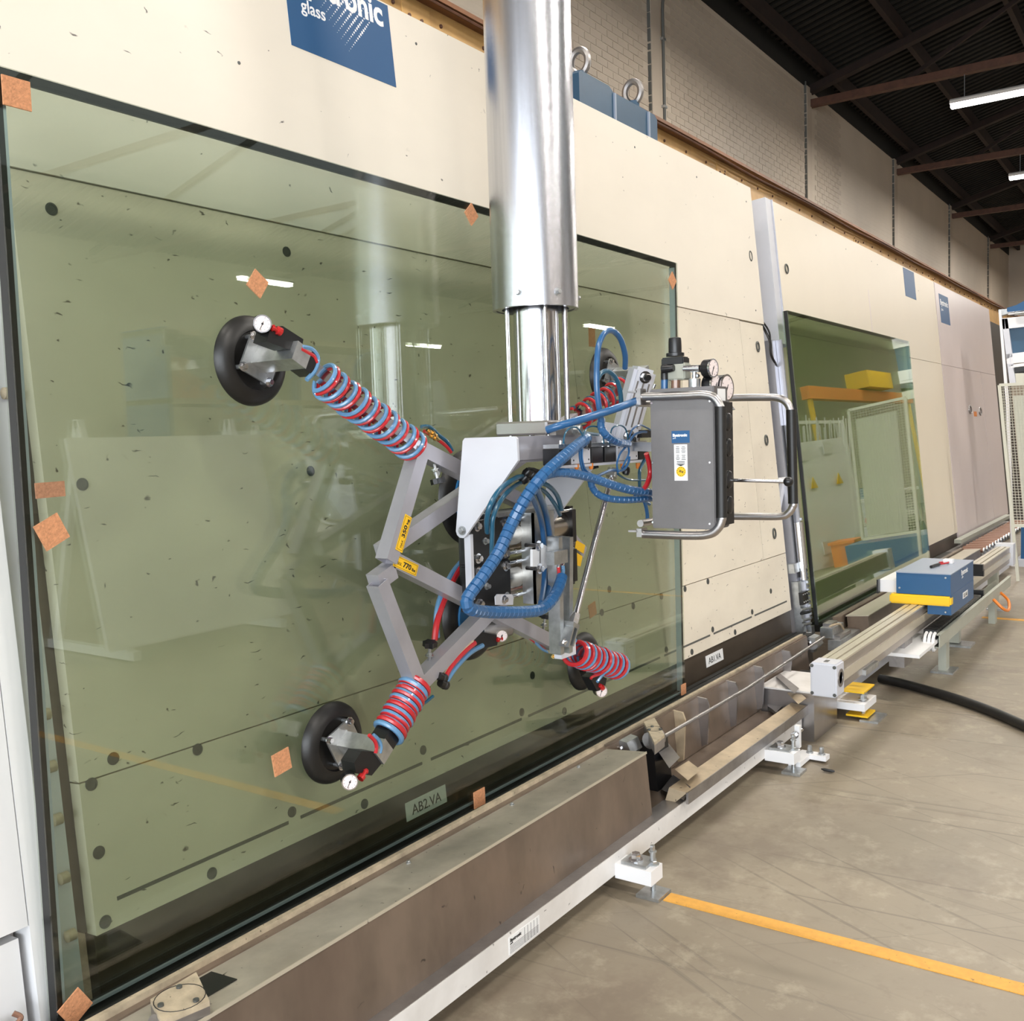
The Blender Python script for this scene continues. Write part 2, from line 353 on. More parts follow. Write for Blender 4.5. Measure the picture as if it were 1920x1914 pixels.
# roof: sheeting that climbs away from the brick wall, purlins and truss chords
def roofz(y): return 7.62+(5.6-y)*.26 if y > -8.2 else 7.62+(5.6+8.2)*.26-(-8.2-y)*.26
bm = nb(); sk = nb()
for k in range(0, 470, 2):
    x = -9+k*.1
    for x0, x1, dz in ((x, x+.1, 0), (x+.1, x+.2, .05)):
        for ya, yb in ((5.75, -8.2), (-8.2, -14.5), (-14.5, -19), (-19, -22.1)):
            if ya == -14.5 and 2 < x0 < 24: sk.faces.new([sk.verts.new(q) for q in ((x0, ya, roofz(ya)), (x1, ya, roofz(ya)), (x1, yb, roofz(yb)), (x0, yb, roofz(yb)))]); continue
            v = [bm.verts.new((x0, ya, roofz(ya)+dz)), bm.verts.new((x1, ya, roofz(ya)+dz)), bm.verts.new((x1, yb, roofz(yb)+dz)), bm.verts.new((x0, yb, roofz(yb)+dz))]
            bm.faces.new(v)
            if dz:
                for xx in (x0, x1): bm.faces.new([bm.verts.new((xx, ya, roofz(ya))), bm.verts.new((xx, ya, roofz(ya)+.05)), bm.verts.new((xx, yb, roofz(yb)+.05)), bm.verts.new((xx, yb, roofz(yb)))])
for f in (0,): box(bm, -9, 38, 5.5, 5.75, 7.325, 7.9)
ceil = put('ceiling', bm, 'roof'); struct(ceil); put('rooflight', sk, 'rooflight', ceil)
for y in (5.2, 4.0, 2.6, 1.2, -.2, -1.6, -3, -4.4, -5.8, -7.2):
    bm = nb(); z = roofz(y)-.12; box(bm, -9, 38, y-.04, y+.04, z-.16, z+.08); put('purlin', bm, 'shadedrust', ceil)
for t in TRUSS:
    bm = nb(); box(bm, t-.06, t+.06, -22, 5.5, 7.02, 7.14); put('truss_chord', bm, 'rust', ceil)
    bm = nb(); bar(bm, (t, 5.5, 7.3), (t, -8.2, roofz(-8.2)-.3), .12, .16, (1, 0, 0)); put('truss_rafter', bm, 'shadedrust', ceil)
    bm = nb(); bar(bm, (t, -22, 7.3), (t, -8.2, roofz(-8.2)-.3), .12, .16, (1, 0, 0)); put('truss_rafter', bm, 'shadedrust', ceil)
    for ya, yb in ((4, 1.5), (1.5, -.5), (-.5, -4), (-4, -8)):
        bm = nb(); bar(bm, (t, ya, 7.1), (t, yb, roofz(yb)-.3), .06, .06); put('truss_web', bm, 'shadedrust', ceil)
        bm = nb(); bar(bm, (t, yb, 7.1), (t, yb, roofz(yb)-.3), .06, .06); put('truss_web', bm, 'shadedrust', ceil)
# lamps
LROW = (2.55, -1.7, -5.7, -9.7, -13.7, -17.7)
def lamp_label(x, i, y):
    where = {2.55: 'over the machine line', -1.7: 'over the aisle'}.get(y, 'in the %s row from the machines' % ('third', 'fourth', 'fifth', 'sixth')[LROW.index(y)-2])
    return where
names_x = {-2: 'behind the viewer', -1: 'nearly overhead', 0: 'just above the frame', 1: 'on the nearest visible truss', 2: 'on the second visible truss', 3: 'on the third visible truss', 4: 'on the far truss'}
lh = nb(); 
prof = [(-.085, 0), (-.085, .045), (-.05, .075), (.05, .075), (.085, .045), (.085, 0)]
prism(lh, [(x, -.75, z) for x, z in prof], (0, 1.5, 0)); bmesh.ops.recalc_face_normals(lh, faces=lh.faces); me_h = bpy.data.meshes.new('housing'); lh.to_mesh(me_h); lh.free(); me_h.materials.append(K['lamphouse'])
lh = nb(); prof = [(-.08, 0), (-.055, -.055), (.055, -.055), (.08, 0)]
prism(lh, [(x, -.74, z) for x, z in prof], (0, 1.48, 0)); bmesh.ops.recalc_face_normals(lh, faces=lh.faces); me_d = bpy.data.meshes.new('diffuser'); lh.to_mesh(me_d); lh.free(); me_d.materials.append(K['lampglow'])
lh = nb(); cyl(lh, (0, 0, 0), (0, 0, .36), .006, 6); me_w = bpy.data.meshes.new('hanger_wire'); lh.to_mesh(me_w); lh.free(); me_w.materials.append(K['galv'])
for k in range(-2, 5):
    for y in LROW:
        if y < -2 and k > -1: continue
        x = X0+BAY*k; yy = y
        t = thing('ceiling_lamp', 'batten lamp %s, %s' % (names_x[k], lamp_label(x, k, y)), 'lamp', (x, yy, 6.6), 'batten lamps hanging from the roof trusses')
        for nm, me in (('housing', me_h), ('diffuser', me_d)):
            o = bpy.data.objects.new(nm, me); C.objects.link(o); o.parent = t
        for s in (-.55, .55):
            o = bpy.data.objects.new('hanger_wire', me_w); C.objects.link(o); o.parent = t; o.location = (0, s, .07)
        li = bpy.data.lights.new('lamp_light', 'AREA'); li.shape = 'RECTANGLE'; li.size = .12; li.size_y = 1.46; li.energy = LAMP_W; li.color = (1, .94, .86)
        lo = bpy.data.objects.new('lamp_light', li); C.objects.link(lo); lo.parent = t; lo.location = (0, 0, -.06)
for n_, (x, y, z) in enumerate(((20.7, -18.9, 6.6), (35, -15.6, 6.0), (28.5, -19.4, 5.2))):
    t = thing('ceiling_lamp', ('long lamp reflected high in the left part of the large glass', 'lamp reflected in the large glass just above the blue hose loop', 'lamp reflected in the large glass just left of the steel tube')[n_], 'lamp', (x, y, z), 'batten lamps hanging from the roof trusses')
    t.rotation_euler = (0, 0, PI/2)
    for nm, me in (('housing', me_h), ('diffuser', me_d)):
        o = bpy.data.objects.new(nm, me); C.objects.link(o); o.parent = t; o.scale = (1.6, 1.35, 1.5)
    li = bpy.data.lights.new('lamp_light', 'AREA'); li.shape = 'RECTANGLE'; li.size = .2; li.size_y = 2; li.energy = LAMP_W*1.2; li.color = (1, .96, .9)
    lo = bpy.data.objects.new('lamp_light', li); C.objects.link(lo); lo.parent = t; lo.location = (0, 0, -.10)
# conduit with a bend at its top
t = thing('conduit_pipe', 'thin dark conduit pipe running up the painted brick wall and bending at the top', 'pipe', (11.45, 5.46, 4.9))
bm = nb(); zt = 6.75
sweep(bm, [Vector((11.37, 5.45, 4.6)), Vector((11.37, 5.45, zt))]+[Vector((11.37+.55*(1-math.cos(a)), 5.45, zt+.5*math.sin(a))) for a in [PI/2*k/8 for k in range(1, 7)]]+[Vector((12.1, 5.45, 7.35))], .02, 8); put('pipe', bm, 'darkgrey', t, smooth=True)
for z in (5.15, 5.6, 6.4):
    bm = nb(); box(bm, 11.33, 11.41, 5.43, 5.47, z, z+.03); put('clip', bm, 'galv', t)
# girder
gd = thing('steel_girder', 'ochre painted riveted steel girder running along the brick wall', 'girder', (10, 4.85, 4.2))
zf = 4.90
bm = nb(); box(bm, -8.9, 37.9, 4.83, 4.87, 4.30, zf); put('web', bm, 'girder', gd)
bm = nb(); box(bm, -8.9, 37.9, 4.70, 5.0, zf, zf+.035); put('top_flange', bm, 'girdershade', gd)
bm = nb(); box(bm, -8.9, 37.9, 4.76, 5.1, 4.255, 4.30); put('bottom_flange', bm, 'rust', gd)
rb = nb(); lathe(rb, (0, 0, 0), (0, -1, 0), [(0, .017), (.010, .015), (.016, .006)], 8); me_r = bpy.data.meshes.new('rivet'); rb.to_mesh(me_r); rb.free(); me_r.materials.append(K['rust'])
def rivet(x, z, y=4.83):
    o = bpy.data.objects.new('rivet', me_r); C.objects.link(o); o.parent = gd; o.location = Vector((x, y, z))-ORG[gd.name]
x = 4.0; 
while x < 34: rivet(x, zf-.10); x += .55
for t_ in TRUSS[2:]:
    xs = t_+.15
    bm = nb(); box(bm, xs-.02, xs+.30, 4.822, 4.832, zf-.42, zf-.04); put('splice_plate', bm, 'girder', gd)
    for i in range(2):
        for j in range(2): rivet(xs+.06+.14*i, zf-.14-.13*j, 4.822)
bm = nb(); hose(bm, [Vector((x, 4.72+.0*math.sin(x), zf-.03+.015*math.sin(x*9))) for x in [4+.6*i for i in range(50)]], .012, 6, 3); put('cable', bm, 'rust', gd)
for t_ in TRUSS[1:]:
    bm = nb(); box(bm, t_-.1, t_+.1, 4.95, 5.465, 4.0, 4.254); put('bracket', bm, 'rust', gd)
# floor lines
bm = nb(); box(bm, 3.085, 3.15, -3, 1.545, 0, .003); tag(put('floor_line', bm, 'tape'), 'long orange-yellow painted line on the concrete floor beside the machine foot', 'floor marking')
bm = nb(); box(bm, 9.13, 9.2, -3, 1.52, 0, .003); tag(put('floor_line', bm, 'tape'), 'distant orange-yellow floor line beyond the blue carriage', 'floor marking')
bm = nb(); hose(bm, [aZ(1650, 1272, .03), aZ(1700, 1283, .03), aZ(1780, 1306, .03), aZ(1850, 1330, .03), aZ(1920, 1360, .03), aZ(2100, 1440, .03)], .028, 10)
tag(put('floor_cable', bm, 'rubber', smooth=True), 'thick black cable lying across the floor to the right', 'cable')
bm = nb(); sweep(bm, [aZ(1540, 1441.5, .012), aZ(1546, 1443, .012), aZ(1560, 1445.5, .012), aZ(1565, 1446, .012)], .007, 8, lambda i: (.003, .008, .008, .004)[i])
tag(put('marker_pen', bm, 'ink', smooth=True), 'small dark pen lying on the concrete floor', 'pen')
# ================================================================== MACHINE LINE
def R_(name, me, m, wloc, parent, rot=None):
    o = bpy.data.objects.new(name, me); C.objects.link(o); o.parent = parent
    o.location = Vector(wloc)-ORG[parent.name]
    if rot is not None: o.rotation_euler = rot
    return o
def mesh_of(name, bm, m, smooth=False):
    bmesh.ops.recalc_face_normals(bm, faces=bm.faces); me = bpy.data.meshes.new(name); bm.to_mesh(me); bm.free(); me.materials.append(K[m])
    if smooth:
        for p in me.polygons: p.use_smooth = True
        try: me.set_sharp_from_angle(angle=.7)
        except Exception: pass
    return me
sb = nb(); lathe(sb, (0, 0, 0), WW, [(-.004, .016), (.0015, .016), (.0015, .011), (.0005, .011), (.0005, .004)], 14)
ME_SCREW = mesh_of('screw', sb, 'screwd')
sb = nb(); lathe(sb, (0, 0, 0), WW, [(-.002, .006), (.001, .005)], 8)
ME_DOT = mesh_of('screw', sb, 'screwd')
def screws(pts, parent, o=0, me=None):
    for q in pts: R_('screw', me or ME_SCREW, None, aM(*q, o)+WW*.001, parent)
TV = (3.2/1)
VT = 2.836
def slotted(bm, X0_, X1_, v0, v1, o0, o1): mbox(bm, X0_, X1_, v0, v1, o0, o1)
# ---- station 1
st = thing('press_station', 'nearest cream panelled press station behind the green glass', 'machine', M(3.7, -.2, 0))
J1, J2 = .478, 1.955
for nm, X0_, X1_, v0, v1, mt in (('upper_panel', 1.30, 6.265, J2+.003, VT, 'panel'), ('middle_panel', 1.315, 3.835, J1+.002, J2, 'panelworn'), ('middle_panel', 3.839, 5.86, J1+.002, J2, 'panelworn'),
    ('edge_panel', 5.864, 6.255, J1+.002, J2-.006, 'panelworn'), ('lower_panel', 1.315, 3.825, .107, J1-.002, 'panelworn'), ('lower_panel', 3.829, 6.255, .107, J1-.002, 'panelworn')):
    bm = nb(); mbox(bm, X0_, X1_, v0, v1, -.04, .006 if nm == 'upper_panel' else 0); put(nm, bm, mt, st)
for i in range(8):
    a = 1.378+.607*i; bm = nb(); mbox(bm, a, a+.56, .168, .178, -.01, .0012); put('slot', bm, 'darkgrey', st)
bm = nb(); mbox(bm, 1.315, 6.255, -.08, .107, -.05, -.012); put('skirt_plate', bm, 'skirt', st)
bm = nb(); mbox(bm, 1.32, 6.25, .1, VT-.05, -.30, -.05); put('rear_frame', bm, 'steeldull', st)
screws([(78,245),(96,392),(524,357),(537,472),(819,432),(154,908),(582,883),(212,1422),(171,1470),(370,1405),(185,1598),(197,1728),(397,1637),(547,1522),(793,1406),(683,1507),(1327,1090),(1284,1104),(1336,1180),(1410,1147),(1378,1185),(1297,1222),(1445,1108),(1142,1105),(1128,1148),(1240,1118),(1187,1136),(998,1266),(978,1335),(1058,1333),(1249,1218),(1080,455),(1328,568)], st)
screws([(780,82),(1190,276),(1306,332),(1399,378),(1417,582),(448,118)], st, .006, ME_DOT)
# oval cable holes with dark rubber rings
for q in ((1407,480),(1421,650),(1437,825),(1452,1000)):
    c = aM(*q, .004); bm = nb(); sweep(bm, [c+Vector((.022*math.cos(a), 0, 0))+VV*.030*math.sin(a) for a in [2*PI*k/14 for k in range(15)]], .006, 6); put('hole_ring', bm, 'screwd', st, smooth=True)
# label plate
def mlabel(q0, q1, body, parent, o=-.010):
    a = aM(*q0, o); b = aM(*q1, o); X0_, X1_ = a.x, b.x; v = (a-BASE).dot(VV)
    h = .062; bm = nb(); mbox(bm, X0_, X1_, v, v+h, o-.001, o+.001); put('label_plate', bm, 'paper', parent)
    text('lettering', body, M(X0_+.03, v+.014, o+.0015), (1,0,0), VV, .048, 'ink', parent, width=(X1_-X0_)*.72)
mlabel((763,1541), (838,1503), 'AB2.VA', st); mlabel((1325,1252), (1357,1240), 'AB1.VA', st)
# blue sign
def sign(q0, q1, q2, parent, big=True, o=.0072):
    a, b, c = aM(*q0, o), aM(*q1, o), aM(*q2, o); v0 = (a-BASE).dot(VV); v1 = (c-BASE).dot(VV); X0_, X1_ = a.x, b.x; W_ = X1_-X0_
    bm = nb(); mbox(bm, X0_, X1_, v0, v1, o-.002, o); sg = put('blue_sign', bm, 'signblue', parent)
    return X0_, X1_, v0, v1, sg
a = aM(547,84,.0072); b = aM(743,164,.0072)
v0 = (a-BASE).dot(VV); X0_, X1_ = a.x, b.x; W_ = X1_-X0_; top_v = VT-.006
bm = nb(); mbox(bm, X0_, X1_, v0, top_v, .006, .0075); sg = put('blue_sign', bm, 'signblue', st)
tx = text('lettering', 'Bystronic', M(X0_+W_*.06, v0+.205, .0078), (1,0,0), VV, .125, 'signwhite', sg, bold=.0035, width=W_*.86)
text('lettering', 'glass', M(X0_+W_*.12, v0+.128, .0078), (1,0,0), VV, .06, 'signwhite', sg, bold=.0008, width=W_*.22)
bm = nb()
for i in range(8):
    for j in range(-9, 10):
        x = X0_+W_*.46+i*.0165+j*.0085; v = v0+.255-i*.0155+j*.0095; r = .0042*(1-abs(j)/11)
        if top_v-.01 > v > v0+.02: 
            mbox(bm, x-r, x+r, v-r, v+r, .0074, .0079)
put('dot_pattern', bm, 'signwhite', sg)
# ---- left neighbour and the post with rollers
bm = nb()
lt = thing('press_station', 'white press station at the left edge of the photo, left of the glass', 'machine', M(.3, -.2, 0))
bm = nb(); mbox(bm, -1.6, 1.155, .20, VT, -.04, 0); put('panel', bm, 'white', lt)
bm = nb(); mbox(bm, -1.6, 1.14, -.10, .175, -.06, -.02); put('skirt_plate', bm, 'white', lt)
bm = nb(); mbox(bm, -1.6, 1.15, -.1, VT-.05, -.30, -.06); put('rear_frame', bm, 'steeldull', lt)
bm = nb(); hose(bm, [M(1.0,.02,.0), M(1.06,.01,.03), M(1.10,.02,.03), M(1.09,.035,.02)], .006, 8); put('small_hose', bm, 'copper', lt, smooth=True)
ps = thing('side_roller_post', 'pale vertical post with small white rollers behind the left glass edge', 'post', M(1.24, -.2, -.05))
bm = nb(); mbox(bm, 1.158, 1.205, -.12, VT, -.10, .0); put('post_strip', bm, 'white', ps)
bm = nb(); mbox(bm, 1.209, 1.285, -.12, VT-.02, -.12, -.03); put('channel', bm, 'lightgrey', ps)
rb_ = nb(); lathe(rb_, (0,0,0), (1,0,0), [(-.014,.006),(-.010,.014),(.010,.014),(.014,.006)], 14); me_ro = mesh_of('roller', rb_, 'lip', True)
for q in ((48,738),(80,1041),(110,1333),(120,1430),(130,1528),(142,1637),(155,1743),(23,450)):
    c = aM(*q, -.02); c.x = 1.262; R_('roller', me_ro, None, c, ps)
# ---- station 2
s2 = thing('press_station', 'second cream press station behind the far dark green glass', 'machine', M(9, -.2, 0))
for nm, X0_, X1_, v0, v1 in (('upper_panel', 6.67, 11.6, J2-.02, VT-.01), ('lower_panel', 6.70, 8.9, .05, J2-.024), ('lower_panel', 8.904, 11.6, .10, J2-.024)):
    bm = nb(); mbox(bm, X0_, X1_, v0, v1, -.04, 0); put(nm, bm, 'panelclean', s2)
bm = nb(); mbox(bm, 6.75, 11.6, -.08, .10, -.05, -.012); put('skirt_plate', bm, 'skirt', s2)
bm = nb(); mbox(bm, 6.9, 11.5, .0, VT-.06, -.30, -.05); put('rear_frame', bm, 'steeldull', s2)
bm = nb(); mbox(bm, 6.555, 6.662, J2-.10, VT-.005, -.12, -.005); put('side_housing', bm, 'lightgrey', s2)
bm = nb(); mbox(bm, 6.60, 6.664, J2-.16, J2-.10, -.11, -.03); put('end_cap', bm, 'black', s2)
bm = nb(); mbox(bm, 6.664, 6.672, J2-.12, VT-.003, -.03, .004); put('edge_strip', bm, 'anod', s2)
bm = nb(); mbox(bm, 8.895, 8.91, J2-.1, J2+.5, 0, .001); put('panel_seam', bm, 'panelpink', s2)
for q in ((1464,412),(1530,441),(1586,467),(1634,490),(1645,496),(1722,545)): R_('screw', ME_DOT, None, aM(*q), s2)
c = aM(1475, 504, .003); bm = nb(); sweep(bm, [c+Vector((.03*math.cos(a), 0, 0))+VV*.03*math.sin(a) for a in [2*PI*k/14 for k in range(15)]], .006, 6); put('hole_ring', bm, 'screwd', s2, smooth=True)
a = aM(1697,554,.001); b = aM(1718,565,.001); v0 = (a-BASE).dot(VV); bm = nb(); mbox(bm, 10.25, 10.69, v0, VT-.02, 0, .002); put('blue_sign', bm, 'signblue', s2)
# ---- station 3
s3 = thing('press_station', 'third press station with pinkish glossy panels next to the fence', 'machine', M(13.3, -.2, 0))
bm = nb(); mbox(bm, 11.63, 15.0, 1.93, VT-.01, -.04, 0); put('upper_panel', bm, 'panelpink', s3)
bm = nb(); mbox(bm, 11.63, 13.9, .03, 1.926, -.04, 0); put('lower_panel', bm, 'panelpink', s3)
bm = nb(); mbox(bm, 13.92, 15.0, .03, 1.926, -.04, 0); put('lower_panel', bm, 'panelpink', s3, 'end lower panel, split off where a lavender reflection lies')  # end panel kept separate to mark a mirror reflection on the press
bm = nb(); mbox(bm, 11.7, 14.9, -.3, VT-.06, -.30, -.05); put('rear_frame', bm, 'steeldull', s3)
bm = nb(); mbox(bm, 11.8, 12.28, 2.40, 2.72, 0, .002); sg3 = put('blue_sign', bm, 'signblue', s3)
text('lettering', 'Bystronic', M(11.83, 2.60, .0025), (1,0,0), VV, .09, 'signwhite', sg3, bold=.002, width=.40)
text('lettering', 'glass', M(11.86, 2.54, .0025), (1,0,0), VV, .04, 'signwhite', sg3, width=.1)
for q in ((1819,768),(1838,771)):
    c = aM(*q, .004); bm = nb(); sweep(bm, [c+Vector((.07*math.cos(a), 0, 0))+VV*.045*math.sin(a) for a in [2*PI*k/14 for k in range(15)]], .010, 6); put('grip_ring', bm, 'steeldull', s3, smooth=True)
c = aM(1829, 776, .002); bm = nb(); mbox(bm, c.x-.09, c.x+.09, (c-BASE).dot(VV)-.03, (c-BASE).dot(VV)+.03, 0, .002); put('warning_label', bm, 'orange', s3)
bm = nb(); mbox(bm, 15.05, 17.0, -.3, VT-.1, -.35, -.1); put('dark_gap_block', bm, 'blackmetal', s3)  # added black block standing for the dark gap past the panels
# ---- conveyor bed 1
cb = thing('conveyor_bed', 'long steel conveyor bed with brown cover box along the nearest press', 'conveyor', (3, 1.9, 0))
bm = nb(); box(bm, -1.2, 5.10, 1.72, 1.80, .065, .144); put('frame_beam', bm, 'whitedirty', cb, 'white painted beam')
bm = nb(); box(bm, -1.2, 5.10, 1.722, 1.80, .144, .1465); put('beam_top_strip', bm, 'steeldull', cb)
bm = nb(); mbox(bm, -1.2, 3.45, -.271, -.022, .20, .370); 
put('cover_box', bm, 'browncover', cb, 'brown stained cover box')
bm = nb(); mbox(bm, -1.2, 3.452, -.022, -.0166, .192, .372); put('cover_top', bm, 'covertop', cb)
bm = nb(); mbox(bm, 1.85, 3.452, -.024, -.0150, .370, .3735); mbox(bm, -1.2, 1.845, -.024, -.0150, .370, .3735); put('folded_edge', bm, 'railtop', cb)
bm = nb(); mbox(bm, -1.2, 5.95, -.10, .003, .150, .168); put('belt_rail', bm, 'lip', cb)
bm = nb(); mbox(bm, -1.2, 5.95, -.10, -.012, .168, .192); put('rail_flank', bm, 'browncover', cb)
bm = nb(); mbox(bm, -1.2, 6.2, -.10, -.034, .0, .150); put('belt', bm, 'belt', cb)
bm = nb(); mbox(bm, -1.2, 6.2, -.034, -.028, .085, .10); mbox(bm, -1.2, 6.2, -.034, -.030, .03, .04); put('belt_ridge', bm, 'rubber', cb)
for x in (2.2, 2.75, 3.2):
    bm = nb(); hexbolt(bm, M(x, -.0166, .21), VV, .006, .006); put('bolt', bm, 'galv', cb)
# trough
bm = nb(); mbox(bm, 3.47, 5.95, -.26, -.004, .172, .186); put('inner_plate', bm, 'browncover', cb)
for q in ((1262,1330),(1307,1300),(1362,1270),(1412,1240),(1465,1215)):
    x = aM(*q, .19).x; bm = nb(); prism(bm, [M(x, -.01, .186), M(x, -.02, .235), M(x, -.055, .245), M(x, -.24, .215), M(x, -.25, .186)], (.012, 0, 0)); put('gusset', bm, 'steel' if q[0] > 1300 else 'tan', cb)
bm = nb(); box(bm, 3.47, 5.1, 1.80, 2.02, .125, .135); put('pan', bm, 'browncover', cb)
bm = nb(); box8(bm, [Vector(q) for q in ((3.62,1.77,.125),(5.1,1.77,.125),(5.1,1.80,.125),(3.62,1.80,.125),(3.62,1.695,.195),(5.1,1.695,.195),(5.1,1.775,.202),(3.62,1.775,.202))]); put('front_flange', bm, 'tan', cb)
bm = nb(); box(bm, 3.62, 5.2, 1.69, 1.70, .147, .195); put('flange_face', bm, 'steeldull', cb)
bm = nb(); sweep(bm, [aM(1246,1380,.27), aM(1400,1291,.27), aM(1545,1195,.27)], .0085, 8); put('drive_rod', bm, 'steeldull', cb, smooth=True)
bm = nb(); box8(bm, [aZ(1265,1442,.22), aZ(1290,1463,.22), aZ(1314,1443,.22), aZ(1291,1426,.22), aZ(1265,1442,.245), aZ(1290,1463,.245), aZ(1314,1443,.245), aZ(1291,1426,.245)]); put('bracket_plate', bm, 'tan', cb)
bm = nb(); box8(bm, [aZ(1225,1395,.25), aZ(1255,1440,.25), aZ(1275,1420,.25), aZ(1243,1380,.25), aZ(1225,1395,.29), aZ(1255,1440,.29), aZ(1275,1420,.29), aZ(1243,1380,.29)]); put('hinge_block', bm, 'steeldull', cb)
bm = nb(); box8(bm, [aZ(1240,1480,.13), aZ(1282,1500,.13), aZ(1295,1475,.13), aZ(1262,1452,.13), aZ(1240,1480,.16), aZ(1282,1500,.16), aZ(1295,1475,.20), aZ(1262,1452,.20)]); put('end_plate', bm, 'steeldull', cb)
bm = nb(); box8(bm, [aZ(1476,1300,.22), aZ(1497,1320,.22), aZ(1512,1309,.22), aZ(1490,1290,.22), aZ(1476,1300,.25), aZ(1497,1320,.25), aZ(1512,1309,.25), aZ(1490,1290,.25)]); put('bracket_plate', bm, 'tan', cb)
bm = nb(); bar(bm, aZ(1395,1298,.15), aZ(1462,1340,.15), .012, .02); put('cross_bar', bm, 'galv', cb)
bm = nb(); box8(bm, [aZ(1402,1293,.16), aZ(1455,1335,.16), aZ(1492,1300,.16), aZ(1440,1262,.16), aZ(1402,1293,.17), aZ(1455,1335,.17), aZ(1492,1300,.17), aZ(1440,1262,.17)]); put('cover_plate', bm, 'steeldull', cb)
bm = nb(); box8(bm, [aZ(1455,1268,.26), aZ(1490,1300,.26), aZ(1498,1290,.26), aZ(1462,1262,.26), aZ(1455,1268,.29), aZ(1490,1300,.29), aZ(1498,1290,.29), aZ(1462,1262,.29)]); put('hinge_block', bm, 'steeldull', cb)
# bearing and drive blocks
def tri_block(q, o, s, parent, mt='galv'):
    """bearing cap: side cheek with a bolt, slanted top"""
    c = aM(*q, o); X0_ = c.x; v = (c-BASE).dot(VV)
    P_ = [(-.01,-.7), (.9,-.7), (1.25,-.35), (.95,.45), (.35,.6), (-.05,.25)]
    bm = nb(); prism(bm, [M(X0_-s*.9, v+b*s, o+a*s) for a, b in P_], (s*1.8, 0, 0)); put('bearing_block', bm, mt, parent)
    bm = nb(); hexbolt(bm, M(X0_-s*.9, v-.02*s, o+.35*s), (-1,0,0), s*.18, s*.18); put('bolt', bm, 'chrome', parent, smooth=False)
tri_block((1166,1396), .175, .055, cb); tri_block((1516,1202), .17, .06, cb)
def drive_block(c4, z0, parent):
    """drive gearbox: four corners of its cover plate in the photo at height z0 (far edge) .. tilted to the aisle"""
    a, b, c, d = [aZ(*q, z0) for q in c4]
    n = (b-a).cross(d-a).normalized(); n = n if n.z > 0 else -n
    bm = nb(); box8(bm, [p-n*.012 for p in (a, b, c, d)]+[a, b, c, d]); pl = put('drive_cover', bm, 'lip', parent)
    mid = (a+b+c+d)/4; r = (b-a).length*.43
    e = (b-a).normalized(); f = n.cross(e)
    bm = nb(); sweep(bm, [mid+(e*math.cos(t)+f*math.sin(t))*r for t in [2*PI*k/24 for k in range(25)]], .0012, 5); put('round_groove', bm, 'ink', pl)
    for ang in (.9, 2.9, 4.9):
        bm = nb(); lathe(bm, mid+(e*math.cos(ang)+f*math.sin(ang))*r*.8, n, [(0,.007),(.005,.007),(.005,.003)], 10); put('screw', bm, 'screwd', pl)
    bm = nb(); cen = mid-n*.012; g = (d-a).normalized()
    lathe(bm, cen-e*r*1.1-n*.03, e, [(0,.035),(r*2.1,.035)], 16); put('motor_body', bm, 'steeldull', parent, smooth=True)
    bm = nb(); box8(bm, [p-n*.05 for p in (a, b, c, d)]+[p-n*.012 for p in (a, b, c, d)]); put('gearbox', bm, 'steeldull', parent)
drive_block(((282,1873),(368,1822),(393,1876),(303,1914)), .43, cb)
drive_block(((1207,1353),(1227,1345),(1246,1377),(1227,1392)), .42, cb)
bm = nb(); mbox(bm, 1.34, 1.475, -.0155, -.0135, .205, .30); put('cutout_shade_sheet', bm, 'black', cb)  # black sheet on the cover top, painted dark for a shaded opening
bm = nb(); mbox(bm, 3.72, 3.86, -.27, -.06, .19, .26); put('motor_mount', bm, 'black', cb)
# feet
def foot(X_, parent, mt='white', zt=.108):
    bm = nb(); box(bm, X_-.045, X_+.045, 1.575, 1.72, .055, zt); br = put('foot_bracket', bm, mt, parent)
    bm = nb(); box(bm, X_-.035, X_+.05, 1.60, 1.70, zt, zt+.012); put('clamp_plate', bm, 'galv', br)
    bm = nb(); hexbolt(bm, (X_-.005, 1.655, zt+.012), (0,0,1), .018, .022); put('bolt', bm, 'chrome', br)
    bm = nb(); cyl(bm, (X_+.02, 1.60, .012), (X_+.02, 1.60, zt+.05), .010, 12); hexbolt(bm, (X_+.02, 1.60, zt+.0), (0,0,1), .016, .012); hexbolt(bm, (X_+.02,1.60,zt+.045), (0,0,1), .010, .02); put('levelling_stud', bm, 'galv', br)
    bm = nb(); box(bm, X_-.04, X_+.06, 1.55, 1.64, 0, .012); put('foot_plate', bm, 'galv', br)
foot(3.10, cb); foot(4.60, cb)
bm = nb(); box(bm, 4.80, 4.86, 1.50, 1.64, .012, .035); box(bm, 4.66, 4.80, 1.58, 1.64, .012, .035); put('tie_bar', bm, 'white', cb)
for y in (1.53, 1.59):
    bm = nb(); hexbolt(bm, (4.83, y, .035), (0,0,1), .012, .03); put('bolt', bm, 'galv', cb)
bm = nb(); box(bm, 4.71, 4.735, 1.60, 1.625, .09, .20); put('upright_clamp', bm, 'white', cb)
bm = nb(); cyl(bm, (4.66,1.61,.165), (4.78,1.61,.165), .008, 8); hexbolt(bm, (4.67,1.61,.165), (-1,0,0), .013, .02); put('clamp_bolt', bm, 'chrome', cb)
